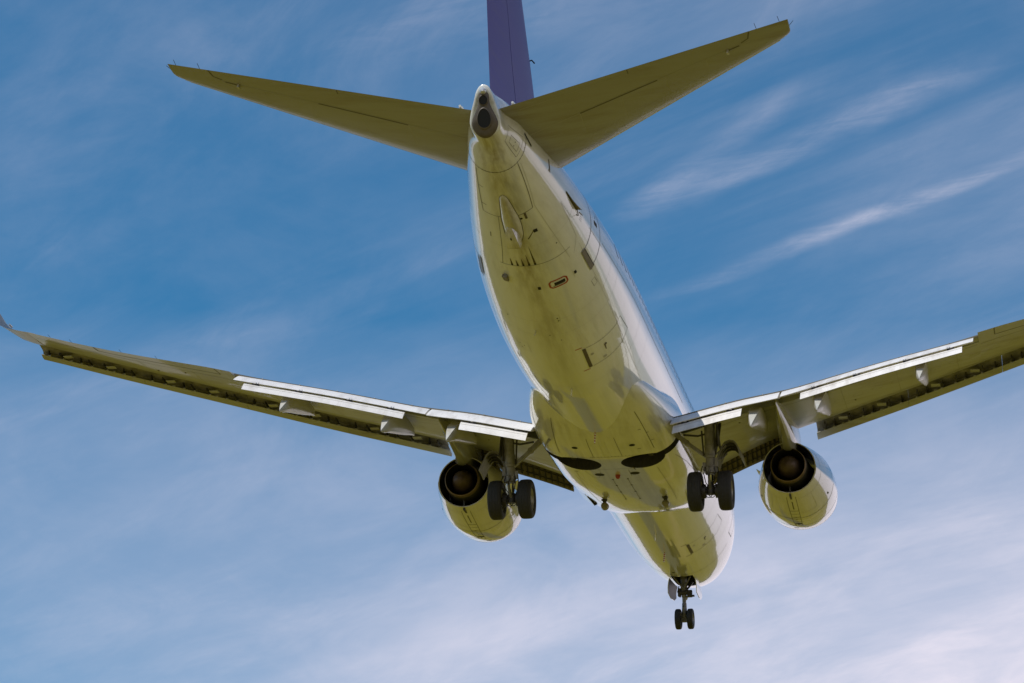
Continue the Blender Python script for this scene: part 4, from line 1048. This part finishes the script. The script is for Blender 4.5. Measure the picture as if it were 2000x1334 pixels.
    def fwd(q): return 0.0
    m.loft([[P(x, y, z - dz) for y, z in prof] for x, dz in ((19.62, 0.0), (19.3, 0.02), (18.95, 0.10))], 0, True, True, smooth=True)
    for x, dz in ((19.45, 0.01), (19.25, 0.03), (19.08, 0.06)):
        m.loft([[P(x + e, y, z - dz - 0.0) for y, z in ([(a_[0], a_[1]-0.03) for a_ in arc[1:7]] + [(a_[0], a_[1]-0.11) for a_ in arc[1:7]][::-1])] for e in (0, 0.02)], 1, True, True, smooth=False)
    m.build('wheel_door', [M['gear'], M['geardark']], root)
    m = MB(); m.tube([P(19.66, 2.98, -2.42), P(19.5, 3.15, -2.36), P(19.35, 3.3, -2.15)], 0.03, 0, 8); m.tube([P(19.66, 2.96, -2.3), P(19.5, 3.3, -1.95)], 0.022, 0, 8); m.build('door_link', [M['gear']], root)
    # hydraulic hoses
    m = MB()
    for dy, ph in ((-0.05, 0), (0.04, 1.0)):
        pts = [P(19.72, 2.86 + dy*2 + 0.02*math.sin(q), -2.72 - 0.09*q) for q in range(6)] 
        m.tube([P(19.76, 2.86 - 0.16 + dy, -2.6), P(19.86, 2.86 - 0.2 + dy, -2.85), P(19.8, 2.86 - 0.15 + dy, -3.1), P(19.66, 2.80 + dy, -3.2)], 0.013, 0, 6)
        m.tube([P(19.74, 2.86 + 0.15 + dy, -2.55), P(19.84, 2.86 + 0.22 + dy, -2.8), P(19.78, 2.86 + 0.17 + dy, -3.05), P(19.66, 2.92 + dy, -3.2)], 0.013, 0, 6)
        arc_ = [P(19.60, 2.86 + dy + 0.09*math.cos(t), -3.38 - 0.10*math.sin(t)) for t in [math.pi*q/8 for q in range(9)]]
        m.tube(arc_, 0.011, 0, 6)
    m.build('brake_hose', [M['black']], root)
main_gear(-1); main_gear(1)

def nose_gear():
    root = bpy.data.objects.new('nose_landing_gear', None); col.objects.link(root); root.parent = jet
    a = Vector((4.02, 0, -3.39))
    for dy in (-0.205, 0.205):
        t, k = wheel(a + Vector((0, dy, 0)), 0.343, 0.20, 0); t.build('tyre', [M['rubber']], root); k.build('wheel_rim', [M['rim'], M['dark']], root)
    m = MB(); m.tube([(4.12, 0, -1.9), (4.08, 0, -2.5), (4.07, 0, -2.52), (4.06, 0, -2.66)], [0.11, 0.11, 0.085, 0.08], 0, 18)
    m.tube([(4.06, 0, -2.64), (4.05, 0, -2.95)], [0.068, 0.062], 0, 18)
    m.tube([(4.05, 0, -2.86), (4.04, 0, -3.1), (4.03, 0, -3.36)], [0.075, 0.085, 0.10], 0, 18)
    m.box((4.0, 0, -3.42), (0.16, 0.20, 0.13), 0)
    m.build('shock_strut', [M['gear']], root)
    m = MB(); m.tube([(4.02, -0.28, -3.39), (4.02, 0.28, -3.39)], 0.05, 0, 14); m.build('axle', [M['geardark']], root)
    m = MB(); m.tube([(4.14, 0, -2.86), (4.30, 0, -3.05), (4.1, 0, -3.3)], [0.04, 0.03, 0.04], 0, 8)
    m.build('torsion_link', [M['gear']], root)
    m = MB(); m.tube([(4.08, 0.06, -2.45), (3.4, 0.2, -2.0)], 0.035, 0, 10); m.tube([(4.08, -0.06, -2.45), (3.4, -0.2, -2.0)], 0.035, 0, 10)
    m.tube([(4.22, 0.0, -2.42), (4.55, 0.28, -2.08)], 0.022, 0, 8); m.tube([(4.22, 0, -2.42), (4.55, -0.28, -2.08)], 0.022, 0, 8)
    m.build('drag_brace', [M['gear']], root)
    m = MB(); m.box((4.1, 0.19, -2.55), (0.18, 0.16, 0.22), 0); m.box((4.12, 0.30, -2.63), (0.10, 0.10, 0.05), 0); m.box((4.1, -0.15, -2.5), (0.16, 0.10, 0.26), 0); m.tube([(4.15, -0.16, -2.3), (4.2, -0.2, -2.5), (4.14, -0.12, -2.68)], 0.02, 0, 8)
    m.tube([(4.12, 0.12, -2.5), (4.12, -0.14, -2.52)], 0.09, 0, 14)
    m.build('steering_unit', [M['geardark']], root)
    m = MB(); m.tube([(3.86, 0.0, -2.62), (3.8, 0.0, -2.62)], [0.07, 0.09], 0, 14); m.build('taxi_light', [M['lens']], root)
    for s in (-1, 1):
        m = MB(); rings = []
        for x, top, bot, y in ((2.85, -2.0, -2.40, 0.40), (3.2, -2.03, -2.56, 0.42), (3.9, -2.06, -2.64, 0.44), (4.55, -2.10, -2.60, 0.44)):
            ring = []
            for z, o in ((0, 0.0), (0.33, 0.035), (0.66, 0.05), (1, 0.045)):
                ring.append(Vector((x, s*(y + o), top + (bot-top)*z)))
            for z, o in ((1, 0.045), (0.66, 0.05), (0.33, 0.035), (0, 0.0)):
                ring.append(Vector((x, s*(y + o - 0.022), top + (bot-top)*z)))
            rings.append(ring)
        m.loft(rings, 0, True, True)
        d = m.build('gear_door', [M['white'], M['geardark']], root)
        for p in d.data.polygons:     # the inner face gets the darker material
            if p.normal.y * s < -0.5: p.material_index = 1
nose_gear()

# ------------------------------------------------------------------ ground far below (seen only as the light and reflections it throws up)
def ground():
    m = bpy.data.materials.new('dry_grass'); nt, N, L, b = nodes_of(m)
    tc = N.new('ShaderNodeTexCoord')
    def noise(sc_, det, rough=0.6, st=(1, 1, 1)):
        mp = N.new('ShaderNodeMapping'); L.new(tc.outputs['Object'], mp.inputs[0]); mp.inputs['Scale'].default_value = st
        n = N.new('ShaderNodeTexNoise'); L.new(mp.outputs[0], n.inputs[0]); n.inputs['Scale'].default_value = sc_; n.inputs['Detail'].default_value = det; n.inputs['Roughness'].default_value = rough
        return n.outputs['Fac']
    r = N.new('ShaderNodeValToRGB'); L.new(noise(0.035, 8), r.inputs[0]); e = r.color_ramp.elements
    e[0].position = 0.36; e[0].color = GR[0]; e[1].position = 0.64; e[1].color = GR[1]
    r2 = N.new('ShaderNodeValToRGB'); L.new(noise(0.02, 5, 0.5, (1, 0.25, 1)), r2.inputs[0]); e = r2.color_ramp.elements
    e[0].position = 0.60; e[0].color = (0, 0, 0, 1); e[1].position = 0.68; e[1].color = (1, 1, 1, 1)
    mx = N.new('ShaderNodeMix'); mx.data_type = 'RGBA'; L.new(r2.outputs[0], mx.inputs[0]); L.new(r.outputs[0], mx.inputs[6]); mx.inputs[7].default_value = GR[2]
    L.new(mx.outputs[2], b.inputs['Base Color']); b.inputs['Roughness'].default_value = 0.95; b.inputs['Specular IOR Level'].default_value = 0.1
    mb = MB(); S = 9000; n = 24
    mb.add([Vector((-S + 2*S*i/n, -S + 2*S*j/n, 0)) for i in range(n+1) for j in range(n+1)], [(i*(n+1)+j, (i+1)*(n+1)+j, (i+1)*(n+1)+j+1, i*(n+1)+j+1) for i in range(n) for j in range(n)])
    mb.build('ground', [m], None, {'kind': 'structure'})
    a = plain('dark_asphalt', (0.046, 0.042, 0.020), 0.85, var=0.35, vscale=0.08)  # unseen strip, placed and narrowed for the dark band it reflects in the belly
    mb = MB(); xs_ = [-70 - 60*i for i in range(41)]
    mb.add([Vector((x, y, 0.006)) for x in xs_ for y in (-33.0, -9.0)], [(2*i, 2*i+1, 2*i+3, 2*i+2) for i in range(40)]); mb.build('reflected_asphalt_strip', [a], None, {'kind': 'structure'})
    c_ = plain('pale_bounce_surface', (0.36, 0.34, 0.29), 0.9, var=0.2, vscale=0.3)  # unseen pale sheet, added to bounce neutral light onto the aft belly
    mb = MB(); mb.add([Vector((50 + dx + 0.02*y, y, 0.006)) for y in range(-400, 401, 40) for dx in (0, 5)], [(2*i, 2*i+1, 2*i+3, 2*i+2) for i in range(20)]); mb.build('bounce_strip', [c_], None, {'kind': 'structure'})
GR = [(0.122, 0.104, 0.008, 1), (0.185, 0.150, 0.015, 1), (0.29, 0.215, 0.08, 1)]
ground()

def tree_line():
    mb = MB(); n = 900; rings = []
    rnd = random.Random(3); hs = [9 + 7*rnd.random() for _ in range(n)]
    for k in range(n):
        a = 2*math.pi*k/n; r = 1500 + 160*math.sin(3*a + 1) + 70*math.sin(11*a); h = (hs[k] + hs[(k+1) % n])/2 + 5*math.sin(7*a) * math.sin(23*a)
        rings.append([Vector(((r+dr)*math.cos(a), (r+dr)*math.sin(a), z)) for dr, z in ((-12, -0.5), (-10, h*0.6), (0, h), (12, h*0.7), (14, -0.5))])
    rings.append(rings[0]); mb.loft(rings, 0)
    mb.build('tree_belt', [plain('dark_foliage', (0.045, 0.055, 0.018), 0.9, var=0.4, vscale=0.2)], None, {'kind': 'stuff', 'label': 'low dark belt of trees far off around the grass field', 'category': 'trees'})
tree_line()
